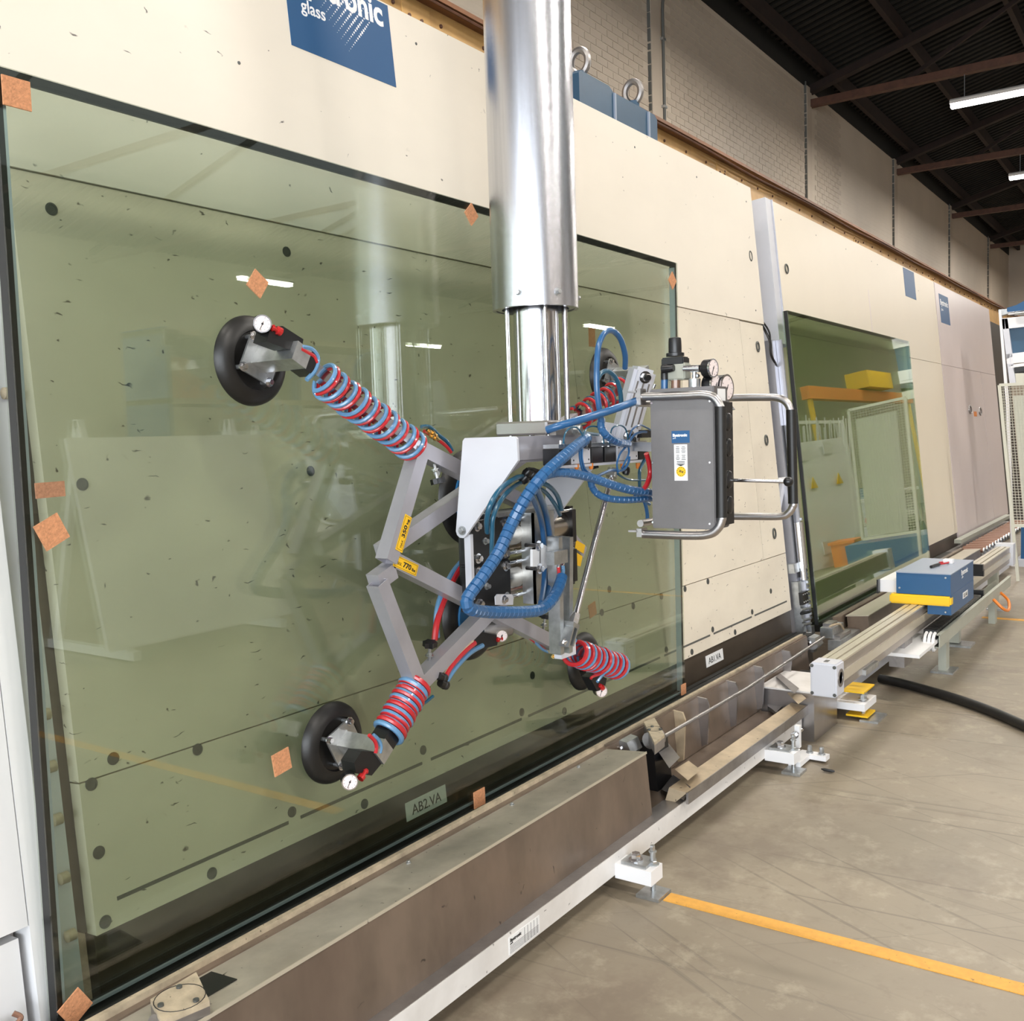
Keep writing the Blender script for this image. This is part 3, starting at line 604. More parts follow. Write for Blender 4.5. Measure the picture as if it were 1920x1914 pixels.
# identification plate on the white beam
a = aY(955,1796,1.719); b = aY(1012,1745,1.719)
bm = nb(); box(bm, a.x, b.x, 1.7185, 1.72, .072, .128); pt = put('type_plate', bm, 'paper', cb)
text('lettering', 'Bystronic', (a.x+.006, 1.7180, .111), (1,0,0), (0,0,1), .015, 'ink', pt, bold=.0005, width=.06)
text('lettering', 'glass', (a.x+.006, 1.7180, .104), (1,0,0), (0,0,1), .006, 'ink', pt, width=.015)
bm = nb()
for i in range(6): box(bm, a.x+.005, b.x-.006, 1.7178, 1.7185, .076+.0045*i, .0766+.0045*i)
for i in range(5): xx = a.x+.085+(b.x-a.x-.10)*i/4; box(bm, xx, xx+.0008, 1.7178, 1.7185, .076, .125)
put('print_lines', bm, 'ink', pt)
# cable box at the trough end
cx = thing('cable_box', 'grey steel box on the floor at the end of the conveyor trough', 'box', (5.4, 1.7, 0))
bm = nb(); box(bm, 5.12, 5.52, 1.66, 1.95, .0, .26); put('body', bm, 'steel', cx)
bm = nb(); box(bm, 5.11, 5.53, 1.655, 1.955, .26, .268); put('lid', bm, 'whitedirty', cx)
# ---- conveyor bed 2
c2 = thing('conveyor_bed', 'far conveyor bed with cream top cover below the second press', 'conveyor', (9, 1.9, 0))
bm = nb(); box(bm, 5.6, 12.0, 1.72, 1.80, .065, .22); put('frame_beam', bm, 'lightgrey', c2)
bm = nb(); mbox(bm, 6.75, 10.85, -.27, -.022, .20, .34); put('cover_box', bm, 'browncover', c2)
bm = nb(); mbox(bm, 6.75, 10.85, -.022, -.016, .192, .345); put('cover_top', bm, 'railtop', c2)
bm = nb(); mbox(bm, 6.6, 10.85, -.10, .0, .150, .18); put('belt_rail', bm, 'browncover', c2)
bm = nb(); mbox(bm, 6.6, 10.85, -.10, -.034, .0, .150); put('belt', bm, 'belt', c2)
# small clamp units
for i, (q, l) in enumerate((((1583,1198), .22), ((1560,1180), .12))):
    p = aM(*q, .24 if i == 0 else .19)
    bm = nb(); box(bm, p.x-l, p.x+l, p.y-.04, p.y+.04, p.z-.035, p.z+.03); put('clamp_unit', bm, 'galv', c2)
    bm = nb(); box(bm, p.x-l*.8, p.x+l*.3, p.y-.025, p.y+.03, p.z+.03, p.z+.055); put('clamp_cap', bm, 'steel', c2)
bm = nb(); hose(bm, [aM(1556,1183,.24)+Vector((0,0,.03)), aM(1562,1172,.24), aM(1575,1170,.24), aM(1582,1180,.24)], .007, 6); put('short_hose', bm, 'tan', c2, smooth=True)
for i in range(5):
    x = 5.62+i*.17; bm = nb(); cyl(bm, (x, 1.90, .24), (x, 1.60, .24), .016, 10); put('cross_rod', bm, 'chrome' if i % 2 else 'black', c2, smooth=True)
bm = nb(); box(bm, 5.54, 6.5, 1.81, 1.95, .14, .16); put('trough_floor', bm, 'black', c2)
# far roller track
rt = thing('roller_track', 'far track of brown rollers in front of the pinkish panels', 'conveyor', (12.6, 2, 0))
bm = nb(); box(bm, 10.9, 14.6, 2.00, 2.16, .25, .34); put('track_frame', bm, 'steeldull', rt)
bm = nb(); box(bm, 11.2, 14.5, 2.06, 2.13, .40, .44); put('upper_rail', bm, 'greengrey', rt)
for i in range(20):
    x = 10.9+i*.175; bm = nb(); cyl(bm, (x, 2.02, .37), (x+.0, 1.80, .37), .022, 8); r = put('roller', bm, 'copper', rt, smooth=True)
    bm = nb(); cyl(bm, (x, 1.80, .37), (x, 1.785, .37), .03, 8); put('roller_cap', bm, 'galv', r, smooth=True)
for x in (11.0, 12.6):
    bm = nb(); box(bm, x, x+.14, 1.9, 2.1, 0, .25); put('track_leg', bm, 'white', rt)
# ---- linear measuring rail
rl = thing('measuring_rail', 'cream aluminium measuring rail with white end box carrying the blue carriage', 'rail', (7, 1.5, 0))
RZ = .50
for (y0, y1, z0, z1, mt, nm) in ((1.46, 1.56, .345, .487, 'railside', 'rail_body'), (1.455, 1.483, .487, .497, 'railtop', 'rail_lip'), (1.492, 1.53, .487, .499, 'railtop', 'rail_lip'), (1.539, 1.565, .487, .497, 'railtop', 'rail_lip'), (1.452, 1.46, .39, .44, 'railtop', 'side_lip')):
    bm = nb(); box(bm, 4.9, 10.2, y0, y1, z0, z1); put(nm, bm, mt, rl)
bm = nb(); box(bm, 4.80, 4.93, 1.445, 1.575, .335, .502); bmesh.ops.bevel(bm, geom=bm.edges[:], offset=.008, segments=2, affect='EDGES'); ec = put('end_box', bm, 'lightgrey', rl)
bm = nb(); lathe(bm, (4.865,1.445,.425), (0,-1,0), [(0,.045),(.004,.045),(.004,.03),(-.01,.028)], 20); put('round_port', bm, 'steeldull', ec, smooth=True)
bm = nb(); box(bm, 4.84, 4.88, 1.50, 1.52, .502, .504); put('top_slot', bm, 'darkgrey', ec)
for z in (.35,.487):
    for y in (1.455,1.565):
        bm = nb(); hexbolt(bm, (4.80,y,z), (-1,0,0), .006, .005); put('bolt', bm, 'screwd', ec)
bm = nb(); box(bm, 10.2, 10.35, 1.43, 1.58, .32, .52); put('end_box', bm, 'lightgrey', rl)
bm = nb(); box(bm, 6.1, 6.75, 1.35, 1.66, .28, .30); put('support_plate', bm, 'white', rl)
bm = nb(); box(bm, 6.25, 6.45, 1.47, 1.56, .18, .345); put('support_post', bm, 'steeldull', rl)
bm = nb(); box(bm, 5.3, 5.55, 1.44, 1.46, .34, .37); put('sensor_clip', bm, 'galv', rl)
for x in (7.9, 9.6):
    bm = nb(); box(bm, x, x+.08, 1.47, 1.55, .02, .345); put('support_post', bm, 'greengrey', rl)
    bm = nb(); box(bm, x-.06, x+.14, 1.38, 1.55, 0, .015); put('base_plate', bm, 'galv', rl)
# yellow-topped foot
yf = thing('machine_foot', 'low white machine foot with bright yellow clamp plates under the rail', 'foot', (5.75, 1.62, 0))
bm = nb(); box(bm, 5.60, 5.84, 1.53, 1.72, .06, .10); put('bracket', bm, 'white', yf)
bm = nb(); box(bm, 5.66, 5.88, 1.55, 1.69, .145, .153); put('clamp_plate', bm, 'yellow', yf)
bm = nb(); box(bm, 5.62, 5.78, 1.52, 1.64, .02, .03); put('clamp_plate', bm, 'yellow', yf)
for x, y in ((5.68, 1.56), (5.82, 1.60)):
    bm = nb(); cyl(bm, (x,y,0), (x,y,.15), .012, 10); hexbolt(bm, (x,y,.11), (0,0,1), .02, .02); put('stud', bm, 'galv', yf)
bm = nb(); box(bm, 5.60, 5.80, 1.46, 1.56, 0, .012); put('foot_plate', bm, 'galv', yf)
# energy chain tray
tr = thing('cable_tray', 'long green-grey cable tray with black energy chain beside the measuring rail', 'tray', (8, 1.35, 0))
bm = nb(); box(bm, 6.58, 9.4, 1.335, 1.341, .25, .335); box(bm, 6.58, 9.4, 1.341, 1.45, .25, .256); box(bm, 6.58, 9.4, 1.444, 1.45, .25, .30); box(bm, 6.58,9.4,1.33,1.355,.33,.336); put('tray_channel', bm, 'greengrey', tr)
for i in range(34):
    x = 6.62+i*.045; bm = nb(); box(bm, x, x+.033, 1.36, 1.44, .262+.0, .355); o = put('chain_link', bm, 'black', tr)
for i in range(9):
    a = -.2+i*.32; r = .17; bm = nb(); cx_, cz_ = 8.12, .43
    bar(bm, (cx_+r*math.sin(a)-.02, 1.40, cz_-r*math.cos(a)), (cx_+r*math.sin(a)+.02, 1.40, cz_-r*math.cos(a)), .08, .05, (math.sin(a), 0, -math.cos(a))); put('chain_link', bm, 'black', tr)
for i in range(3):
    bm = nb(); y = 1.37+.025*i; hose(bm, [(6.74,y,.33),(6.60,y,.335),(6.50,y-.01,.30),(6.51,y-.01,.25),(6.62,y,.235)], .010, 6); put('cable_loop', bm, 'white', tr, smooth=True)
bm = nb(); box(bm, 7.0, 7.1, 1.38, 1.43, 0, .25); box(bm, 8.9, 9.0, 1.38, 1.43, 0, .25); put('tray_legs', bm, 'greengrey', tr)
bm = nb(); box(bm, 6.95, 7.15, 1.33, 1.47, 0, .012); put('foot_plate', bm, 'galv', tr)
bm = nb(); hose(bm, [(8.5,1.33,.27),(8.5,1.26,.20),(8.7,1.25,.16),(8.9,1.28,.20),(8.85,1.33,.27)], .012, 6); put('orange_cable', bm, 'orange', tr, smooth=True)
# blue carriage
bc = thing('measuring_carriage', 'blue cabinet carriage with yellow bumper riding on the cream rail', 'machine', (7.1, 1.45, .5))
x0, x1, y0, y1 = 6.70, 7.46, 1.295, 1.625
bm = nb(); box(bm, x0, x1, y0, y1, .565, .70); bd = put('cabinet', bm, 'bluebox', bc)
bm = nb(); box(bm, x0+.01, x1, y0-.002, y0+.14, .44, .57); put('lower_cabinet', bm, 'bluebox', bc)
bm = nb(); box(bm, x0-.003, x1+.003, y0-.003, y1+.003, .70, .706); put('lid', bm, 'bluelid', bc)
bm = nb(); box(bm, x0-.02, x0+.06, y0-.005, y1+.04, .50, .562); bmesh.ops.bevel(bm, geom=bm.edges[:], offset=.01, segments=2, affect='EDGES'); put('bumper', bm, 'yellow', bc)
bm = nb(); box(bm, x0+.05, x0+.62, y1, y1+.12, .56, .64); put('side_arm', bm, 'white', bc)
bm = nb(); box(bm, x0-.0, x0+.05, y1+.115, y1+.125, .555, .645); put('arm_end', bm, 'black', bc)
bm = nb(); box(bm, x1+.02, x1+.1, y0+.05, y0+.2, .52, .68); put('rear_bracket', bm, 'yellow', bc)
text('lettering', 'Bystronic', (7.02, y0-.0036, .655), (1,0,0), (0,0,1), .05, 'signwhite', bd, bold=.0008, width=.22)
text('lettering', 'glass', (7.04, y0-.0036, .635), (1,0,0), (0,0,1), .018, 'signwhite', bd, width=.05)
bm = nb(); box(bm, 7.08, 7.24, y0-.004, y0-.002, .49, .53); lp = put('label_plate', bm, 'paper', bc)
text('lettering', 'SE.AB', (7.095, y0-.0046, .498), (1,0,0), (0,0,1), .035, 'ink', lp, width=.12)
for y, z in ((y1-.02,.60),(y0+.03,.68),(y0+.03,.46)):
    bm = nb(); lathe(bm, (x0,y,z), (-1,0,0), [(0,.007),(.003,.005)], 10); put('screw', bm, 'galv', bd)
# small tool on the carriage
t = thing('hand_tool', 'small red and black hand tool lying on the blue carriage lid', 'tool', (7.05, 1.42, .706))
bm = nb(); sweep(bm, [(6.93,1.46,.716),(7.0,1.45,.718),(7.08,1.44,.716)], .010, 8); put('handle', bm, 'black', t, smooth=True)
bm = nb(); hose(bm, [(7.08,1.44,.716),(7.16,1.40,.718),(7.22,1.42,.716),(7.18,1.46,.714)], .006, 6); put('wire', bm, 'red', t, smooth=True)
bm = nb(); box(bm, 7.20, 7.26, 1.38, 1.44, .707, .735); put('clip', bm, 'white', t)
# ---- blue lifting beam with two eye bolts on top of station 1
lb = thing('lifting_beam', 'blue steel lifting beam with two eye bolts on top of the press', 'beam', (4.7, 2.55, 3.2))
L0 = aY(1082,152,2.52); L1 = aY(1217,232,2.52)
for e in ((4.28, 5.12),):
    bm = nb(); prism(bm, [(e[0],2.50,3.15),(e[1],2.50,3.15),(e[1],2.50,3.375),(e[1]-.03,2.50,3.395),(e[0]+.34,2.50,3.395),(e[0]+.30,2.50,3.415),(e[0]+.02,2.50,3.415),(e[0],2.50,3.40)], (0,.13,0)); put('beam_body', bm, 'bluepaint', lb)
for q in ((1087,148),(1187,205)):
    c = aY(*q, 2.565); b_ = nb(); cyl(b_, (c.x,2.565,3.40), (c.x,2.565,3.445), .035, 14); ey = put('eye_bolt', b_, 'bluepaint', lb, smooth=True)
    b_ = nb(); sweep(b_, [Vector((c.x+.0, 2.565+.048*math.cos(a), 3.495+.058*math.sin(a))) for a in [2*PI*k/20 for k in range(21)]], .018, 8); put('eye_ring', b_, 'steeldull', ey, smooth=True)
for x in (4.62, 5.0):
    bm = nb(); box(bm, x, x+.015, 2.49, 2.50, 3.15, 3.39); put('weld_strip', bm, 'bluelid', lb)
# ---- column mechanism in the gap between the two stations
gm = thing('side_support_column', 'cluttered grey column of clamps, pipes and chains between the two presses', 'machine column', M(6.45, -.3, 0))
def gbox(nm, q0, q1, o0, o1, mt, dx=.0):
    a = aM(*q0, o1); b = aM(*q1, o1); va, vb = (a-BASE).dot(VV), (b-BASE).dot(VV)
    X0_, X1_ = min(a.x, b.x), max(a.x, b.x); bm = nb(); mbox(bm, X0_, X1_, min(va, vb), max(va, vb), o0, o1); return put(nm, bm, mt, gm)
bm = nb(); mbox(bm, 6.345, 6.40, -.25, 1.86, -.10, .02); put('profile_post', bm, 'anod', gm)
bm = nb(); mbox(bm, 6.405, 6.425, -.05, 1.86, -.02, .06); put('guide_profile', bm, 'anod', gm)
bm = nb(); mbox(bm, 6.37, 6.385, .3, 1.3, .02, .035); put('guide_rod', bm, 'black', gm)
bm = nb(); hose(bm, [M(6.32,1.97,-.03), M(6.30,1.85,.02), M(6.30,1.76,.02), M(6.37,1.70,.02), M(6.43,1.68,.0)], .008, 6); put('cable', bm, 'black', gm, smooth=True)
bm = nb(); hose(bm, [M(6.34,1.99,-.03), M(6.31,1.9,.02), M(6.29,1.78,.02), M(6.35,1.72,.02), M(6.43,1.70,.0)], .006, 6); put('cable', bm, 'black', gm, smooth=True)
bm = nb(); cyl(bm, M(6.1,1.62,-.10), M(6.4,1.62,-.10), .028, 14); put('cross_pipe', bm, 'galv', gm, smooth=True)
bm = nb(); cyl(bm, M(6.40,.66,.05), M(6.40,.36,.05), .034, 18); put('pipe', bm, 'chrome', gm, smooth=True)
bm = nb(); cyl(bm, M(6.40,.37,.05), M(6.40,.28,.05), .026, 18); put('pipe_end', bm, 'chrome', gm, smooth=True)
bm = nb(); mbox(bm, 6.27, 6.37, .34, .40, -.06, .04); put('clamp_block', bm, 'galv', gm)
bm = nb(); mbox(bm, 6.30, 6.37, -.08, .28, .0, .045); put('mount_plate', bm, 'galv', gm)
bm = nb(); mbox(bm, 6.39, 6.46, -.0, .27, .02, .05); put('mount_plate', bm, 'lightgrey', gm)
bm = nb(); mbox(bm, 6.29, 6.40, .13, .21, .045, .07); bk = put('black_block', bm, 'black', gm)
for x in (6.31, 6.345, 6.38):
    for v in (.145, .195):
        bm = nb(); lathe(bm, M(x,v,.07), WW, [(0,.006),(.003,.005)], 8); put('screw', bm, 'galv', bk)
for v in (.10, .075, .03, .0):
    bm = nb(); cyl(bm, M(6.29,v,.05), M(6.42,v-.01,.06), .010, 8); put('clamp_screw', bm, 'galv' if v != .075 else 'black', gm, smooth=True)
for i in range(26):
    v = .02+i*.026; bm = nb(); mbox(bm, 6.425, 6.44, v, v+.016, .045, .07); put('chain_link', bm, 'galv' if i % 2 else 'screwd', gm)
bm = nb(); mbox(bm, 6.31, 6.37, -.13, -.06, .05, .08); put('lower_clamp', bm, 'white', gm)
bm = nb(); mbox(bm, 6.40, 6.46, -.20, -.03, .04, .07); put('lower_bracket', bm, 'galv', gm)
bm = nb(); mbox(bm, 6.33, 6.43, -.42, -.12, .0, .05); put('lower_post', bm, 'steel', gm)
bm = nb(); bar(bm, M(6.35,.95,.0), M(6.22,.62,-.05), .05, .02, WW); put('diagonal_arm', bm, 'lightgrey', gm)
bm = nb(); mbox(bm, 6.26, 6.36, .94, .965, .0, .02); put('arm_clip', bm, 'white', gm)
# ---- fence and rack at the far end
XF = 11.45
def f_(x, y, X_=XF): return aX(x, y, X_)
fe = thing('mesh_fence', 'cream wire mesh fence panel at the right edge of the photo', 'fence', (XF, 1.5, 0))
tl, bl_ = f_(1874,722), f_(1896,985); tR = tl+Vector((0,-.62,0.0)); bR = bl_+Vector((0,-.62,0))
ft = f_(1905,1088)
bm = nb(); bar(bm, tl, Vector((XF, tl.y-(tl.z)*math.tan(TH), 0)), .03, .045, (1,0,0)); put('fence_post', bm, 'mesh', fe)
for p_, q_ in ((tl, tR), (bl_, bR)):
    bm = nb(); bar(bm, p_, q_, .03, .04, (1,0,0)); put('fence_rail', bm, 'mesh', fe)
bm = nb(); bar(bm, tR, bR, .03, .04, (1,0,0)); put('fence_post', bm, 'mesh', fe)
bm = nb()
for i in range(1, 20):
    t_ = i/20; bar(bm, tl.lerp(tR, t_), bl_.lerp(bR, t_), .004, .004)
for i in range(1, 50):
    t_ = i/50; bar(bm, tl.lerp(bl_, t_), tR.lerp(bR, t_), .004, .004)
o = put('wire_mesh', bm, 'mesh', fe); o['kind'] = 'stuff'
bm = nb(); prism(bm, [tl+Vector((.02,-.12,-.12)), tR+Vector((.02,.05,-.12)), bR+Vector((.02,.05,.02)), bl_+Vector((.02,-.12,.02))], (.01,0,0)); put('backing_sheet', bm, 'mesh', fe)
rk = thing('white_machine_rack', 'white steel machine frame with blue panels behind the mesh fence', 'machine', (12.6, 1.5, 0))
XR = 12.6
def q_(nm, pts, mt, dX=.05):
    bm = nb(); prism(bm, [aX(x, y, XR) for x, y in pts], (dX, 0, 0)); return put(nm, bm, mt, rk)
q_('upright', [(1872,582),(1877,581),(1892,760),(1903,1080),(1897,1080),(1886,760)], 'white', .06)
q_('upright', [(1878,598),(1889,597),(1905,720),(1893,720)], 'lightgrey', .08)
q_('cross_rail', [(1878,597),(1960,588),(1960,608),(1880,617)], 'white', .06)
q_('cross_rail', [(1886,664),(1960,655),(1960,676),(1888,682)], 'white', .06)
q_('cross_rail', [(1890,585),(1960,577),(1960,583),(1890,590)], 'white', .08)
q_('cross_rail', [(1892,684),(1960,676),(1960,681),(1892,690)], 'white', .08)
q_('blue_panel', [(1890,612),(1960,604),(1960,655),(1897,662)], 'bluepaint', .1).location.x += .05
q_('blue_top', [(1888,577),(1905,572),(1920,564),(1960,560),(1960,580),(1888,588)], 'bluebox', .3)
q_('cream_panel', [(1903,698),(1960,690),(1960,715),(1905,718)], 'mesh', .1)
q_('dark_panel', [(1899,690),(1960,682),(1960,698),(1902,700)], 'black', .1)
q_('end_plate', [(1872,580),(1888,579),(1890,588),(1874,592)], 'galv', .1)
bm = nb(); box(bm, XR, XR+1.2, .4, 1.75, 0, .08); put('base_frame', bm, 'lightgrey', rk)
bm = nb(); box(bm, XR+.1, XR+1.2, .4, 1.7, .08, .45); put('blue_base', bm, 'bluebox', rk)
bm = nb(); cyl(bm, aX(1903,592,XR)+Vector((-.02,0,.02)), aX(1960,586,XR)+Vector((-.02,0,.02)), .02, 8); put('pipe', bm, 'galv', rk, smooth=True)
# ================================================================== GLASS
def igu(name, label, X0_, X1_, parts, w_seal, t, gm_, cat='glass'):
    """insulating unit: parts(X,v,d) -> world point, d = depth behind the front face"""
    g = thing(name, label, cat, parts((X0_+X1_)/2, 0, 0))
    hgt = parts.h
    def slab(nm, xa, xb, va, vb, da, db, m_, label=None):
        bm = nb(); box8(bm, [parts(xa,va,da), parts(xb,va,da), parts(xb,va,db), parts(xa,va,db), parts(xa,vb,da), parts(xb,vb,da), parts(xb,vb,db), parts(xa,vb,db)]); return put(nm, bm, m_, g, label)
    slab('front_pane', X0_, X1_, 0, hgt, 0, .006, gm_); slab('rear_pane', X0_, X1_, 0, hgt, t-.006, t, gm_)
    s = w_seal
    for xa, xb, va, vb in ((X0_, X1_, 0, s), (X0_, X1_, hgt-s, hgt), (X0_, X0_+s, s, hgt-s), (X1_-s, X1_, s, hgt-s)):
        slab('edge_sealant', xa, xb, va, vb, .0062, t-.0062, 'seal')
    r = s+.007
    for xa, xb, va, vb in ((X0_+s, X1_-s, s, r), (X0_+s, X1_-s, hgt-r, hgt-s), (X0_+s, X0_+r, r, hgt-r), (X1_-r, X1_-s, r, hgt-r)):
        slab('spacer_bar', xa, xb, va, vb, .0066, .0135 if vb-va < .1 else t-.0066, 'spacer' if (xa > X0_+s+.01 or va < .1) and not va > 1 else 'seal')
    return g
def g1(X_, v, d): return Vector((X_, 2.09+d, .352+v))
class _G:
    def __init__(s, f, h): s.f = f; s.h = h
    def __call__(s, *a): return s.f(*a)
GL = igu('glass_unit', 'large green tinted glass unit held by the vacuum lifter', 1.162, 4.466, _G(g1, 2.113), .016, .040, 'glass1')
vb_ = (aM(1535,1172,.10)-BASE).dot(VV); vt_ = (aM(1478,582,.10)-BASE).dot(VV)
G2 = igu('glass_unit', 'dark green glass unit leaning against the second press station', 6.47, 9.76, _G(lambda X_, v, d: M(X_, vb_+v, .10-d), vt_-vb_), .014, .036, 'glass2')
# cork pads
def cork(q, label, ang, s=.085, Y=2.088, m_='cork', t=.004, dims=None):
    c = aY(*q, Y); e = Vector((math.cos(ang), 0, math.sin(ang))); f = Vector((-math.sin(ang), 0, math.cos(ang))); a, b = dims or (s, s)
    bm = nb(); v = [c+e*(i*a/2)+f*(j*b/2) for i, j in ((-1,-1),(1,-1),(1,1),(-1,1))]
    prism(bm, v, (0, -t, 0)); tag(put('cork_pad', bm, m_), label, 'cork pad', 'cork spacer pads on the glass')
cork((30,175), 'cork pad at the top left corner of the glass', .0, .062)
cork((482,532), 'cork pad high on the glass above the upper left suction cup', .95, .055)
cork((883,402), 'cork pad at the top edge of the glass left of the steel tube', .75, .055)
cork((1260,526), 'cork pad at the top right corner of the glass', .8, .06)
cork((96,997), 'square cork pad on the left glass edge halfway down', .45, .062)
cork((93,918), 'dull brown ghost of a cork pad on the left glass edge above a brighter square one', .02, .05, 2.088, 'corkghost', dims=(.068,.034))  # brown ghost image of a pad, drawn as a solid piece
cork((527,1428), 'cork pad left of the lower left suction cup', .15, .062)
cork((898,1497), 'cork pad at the bottom edge of the glass over the brown cover', .02, .064)
cork((1281,1292), 'cork pad at the bottom right corner of the glass', .0, .052)
cork((140,1888), 'cork pad at the bottom left corner of the glass', .55, .062)
cork((1110,1143), 'cork pad on the glass right of the long chrome rod', .2, .058, 2.1305, 'cork')
cork((1109,630), 'cork pad on the glass below the lamp reflection by the blue hose loop', .0, .062, 2.1305, 'cork', dims=(.05,.09))
# ================================================================== VACUUM LIFTER
vl = thing('vacuum_lifter', 'vacuum tube lifter with steel tube, grey frame, suction cups and blue hoses', 'lifter', (2.76, 1.8, 1.6))
TX, TY = 2.762, 1.80
bm = nb(); lathe(bm, (TX,TY,2.065), (0,0,1), [(0,.128),(0,.1405),(.35,.1405),(4.6,.1405)], 64, cap=False)
lathe(bm, (TX,TY,2.069), (0,0,1), [(0,.12),(4.5,.12)], 48, cap=False); lathe(bm, (TX,TY,2.067), (0,0,1), [(0,.1395),(0,.11)], 48, cap=False)
ot = put('outer_tube', bm, 'alu', vl, smooth=True)
for ang in (3.35, 4.25, 5.6, .9):
    d = Vector((math.cos(ang), math.sin(ang), 0)); bm = nb(); hexbolt(bm, Vector((TX,TY,2.105))+d*.1405, d, .008, .012); put('bolt', bm, 'galv', ot)
bm = nb(); lathe(bm, (TX,TY,1.70), (0,0,1), [(0,.074),(.9,.074)], 48); put('inner_piston_tube', bm, 'chrome', vl, smooth=True)
for ex, ey in ((-.062,-.076),(.076,-.062),(.062,.076),(-.076,.062)):
    bm = nb(); cyl(bm, (TX+ex,TY+ey,1.64), (TX+ex,TY+ey,2.6), .008, 12); put('guide_rod', bm, 'chrome', vl, smooth=True)
bm = nb(); cyl(bm, (TX+.045,TY-.085,1.64), (TX+.045,TY-.085,2.6), .007, 12); put('guide_rod', bm, 'chrome', vl, smooth=True)
bm = nb(); box(bm, TX-.11, TX+.11, TY-.10, TY+.10, 1.658, 1.703); bmesh.ops.bevel(bm, geom=bm.edges[:], offset=.006, segments=1, affect='EDGES'); put('head_plate', bm, 'steel', vl)
bm = nb(); box(bm, TX-.095, TX+.05, TY-.125, TY-.10, 1.655, 1.69); put('head_step', bm, 'steeldull', vl)
bm = nb(); hexbolt(bm, (TX+.02,TY-.125,1.672), (0,-1,0), .014, .02); put('head_nut', bm, 'galv', vl)
bm = nb(); box(bm, 2.421, 2.95, 1.69, 1.85, 1.575, 1.655); bmesh.ops.bevel(bm, geom=bm.edges[:], offset=.008, segments=2, affect='EDGES'); put('cross_beam', bm, 'greytube', vl)
def plate(X_, m_, k_):
    pts = [(1.868,1.655),(1.682,1.655),(1.674,1.648),(1.672,1.583)]
    c = Vector((X_, 1.893, 1.366)); pts2 = [Vector((X_, y, z)) for y, z in pts]+[c+Vector((0, .022*math.cos(a), .022*math.sin(a))) for a in (-2.3,-1.8,-1.2,-.6,0)]+[Vector((X_,1.876,1.646))]
    pts2 = [Vector((q.x, q.y*k_, H+(q.z-H)*k_)) for q in pts2]; c = Vector((c.x, c.y*k_, H+(c.z-H)*k_))
    bm = nb(); prism(bm, pts2, (.010, 0, 0)); p = put('side_plate', bm, m_, vl)
    bm = nb(); hexbolt(bm, c+Vector((0,-.004,.002)), (-1,0,0), .010, .009); put('pivot_bolt', bm, 'galv', p)
plate(2.412, 'lightgrey', .9865); plate(2.95, 'lightgrey', 1)
# --- frame of square tubes
FY = 1.91
C1 = aY(786,842,FY); E1 = aY(724,1052,FY); E2 = aY(707,1092,FY); C2 = aY(781,1286,FY); BR = aY(1052,1212,FY); TRc = aY(1075,786,FY+.04)
def ftube(p, q, a=.046, open_=True):
    bm = nb(); (hollow(bm, p, q, a, .004, (0,-1,0)) if open_ else bar(bm, p, q, a, a, (0,-1,0))); return put('frame_tube', bm, 'greytube', vl)
t1 = ftube(C1+(C1-E1).normalized()*.0, E1); t2 = ftube(C2, E2)
off = Vector((0,.0,0)); ftube(E1+Vector((.03,.012,.0)), BR+Vector((0,.012,0)), open_=False)
ftube(E2+Vector((.0,.012,0)), E1+Vector((.03,.012,-.03)), open_=False)
ftube(C1+Vector((0,.005,0)), aY(1008,957,FY+.05), open_=False)
ftube(E1+Vector((.035,.05,.02)), TRc, open_=False)
ftube(C2+Vector((0,.005,0)), aY(955,1105,FY+.02), open_=False)
# labels on the frame
def flabel(p, q, up, w_, txt1, txt2, par=vl):
    e = (q-p).normalized(); n = Vector((0,-1,0)); L_ = (q-p).length
    u_ = n.cross(e)
    mid = p; bm = nb(); prism(bm, [mid-u_*w_/2, mid+e*L_-u_*w_/2, mid+e*L_+u_*w_/2, mid+u_*w_/2], n*.001); lb_ = put('load_label', bm, 'labely', par)
    bm = nb()
    for s0, s1, v0_, v1_ in ((.004,L_-.004,-w_/2+.003,-w_/2+.0038),(.004,L_-.004,w_/2-.0038,w_/2-.003),(.004,.0048,-w_/2+.003,w_/2-.003),(L_-.0048,L_-.004,-w_/2+.003,w_/2-.003)):
        prism(bm, [mid+n*.001+e*s0+u_*v0_, mid+n*.001+e*s1+u_*v0_, mid+n*.001+e*s1+u_*v1_, mid+n*.001+e*s0+u_*v1_], n*.0004)
    put('label_border', bm, 'ink', lb_)
    base_ = mid+n*.0012-u_*w_*.22
    a, b, c = txt1
    text('lettering', a, base_+e*L_*.10, e, u_, w_*.38, 'ink', lb_, width=L_*.22)
    text('lettering', b, base_+e*L_*.38, e, u_, w_*.62, 'ink', lb_, bold=w_*.02, width=L_*.34)
    text('lettering', c, base_+e*L_*.76, e, u_, w_*.36, 'ink', lb_, bold=w_*.01, width=L_*.15)
hw = .0235
def on(px, py): return aY(px, py, FY-hw)
flabel(aY(747.5,1033,FY-.0236), aY(766,967,FY-.0236), None, .031, ('MAX.', '350', 'kg'), None)
flabel(aY(739,1050,FY-.0120), aY(782,1070,FY-.0120), None, .034, ('MAX.', '770', 'lbs'), None)
bm = nb(); bar(bm, aY(1068,1012,1.97), aY(1088,1036,1.97), .046, .046, (0,-1,0)); put('frame_tube', bm, 'greytube', vl)
bm = nb(); prism(bm, [aY(1080,1012,1.94), aY(1097,1022,1.94), aY(1094,1038,1.94), aY(1078,1028,1.94)], (0,-.001,0)); put('load_label', bm, 'labely', vl)
bm = nb(); prism(bm, [aY(1078,1034,1.94), aY(1092,1043,1.94), aY(1088,1062,1.94), aY(1076,1058,1.94)], (0,-.001,0)); put('load_label', bm, 'labely', vl)
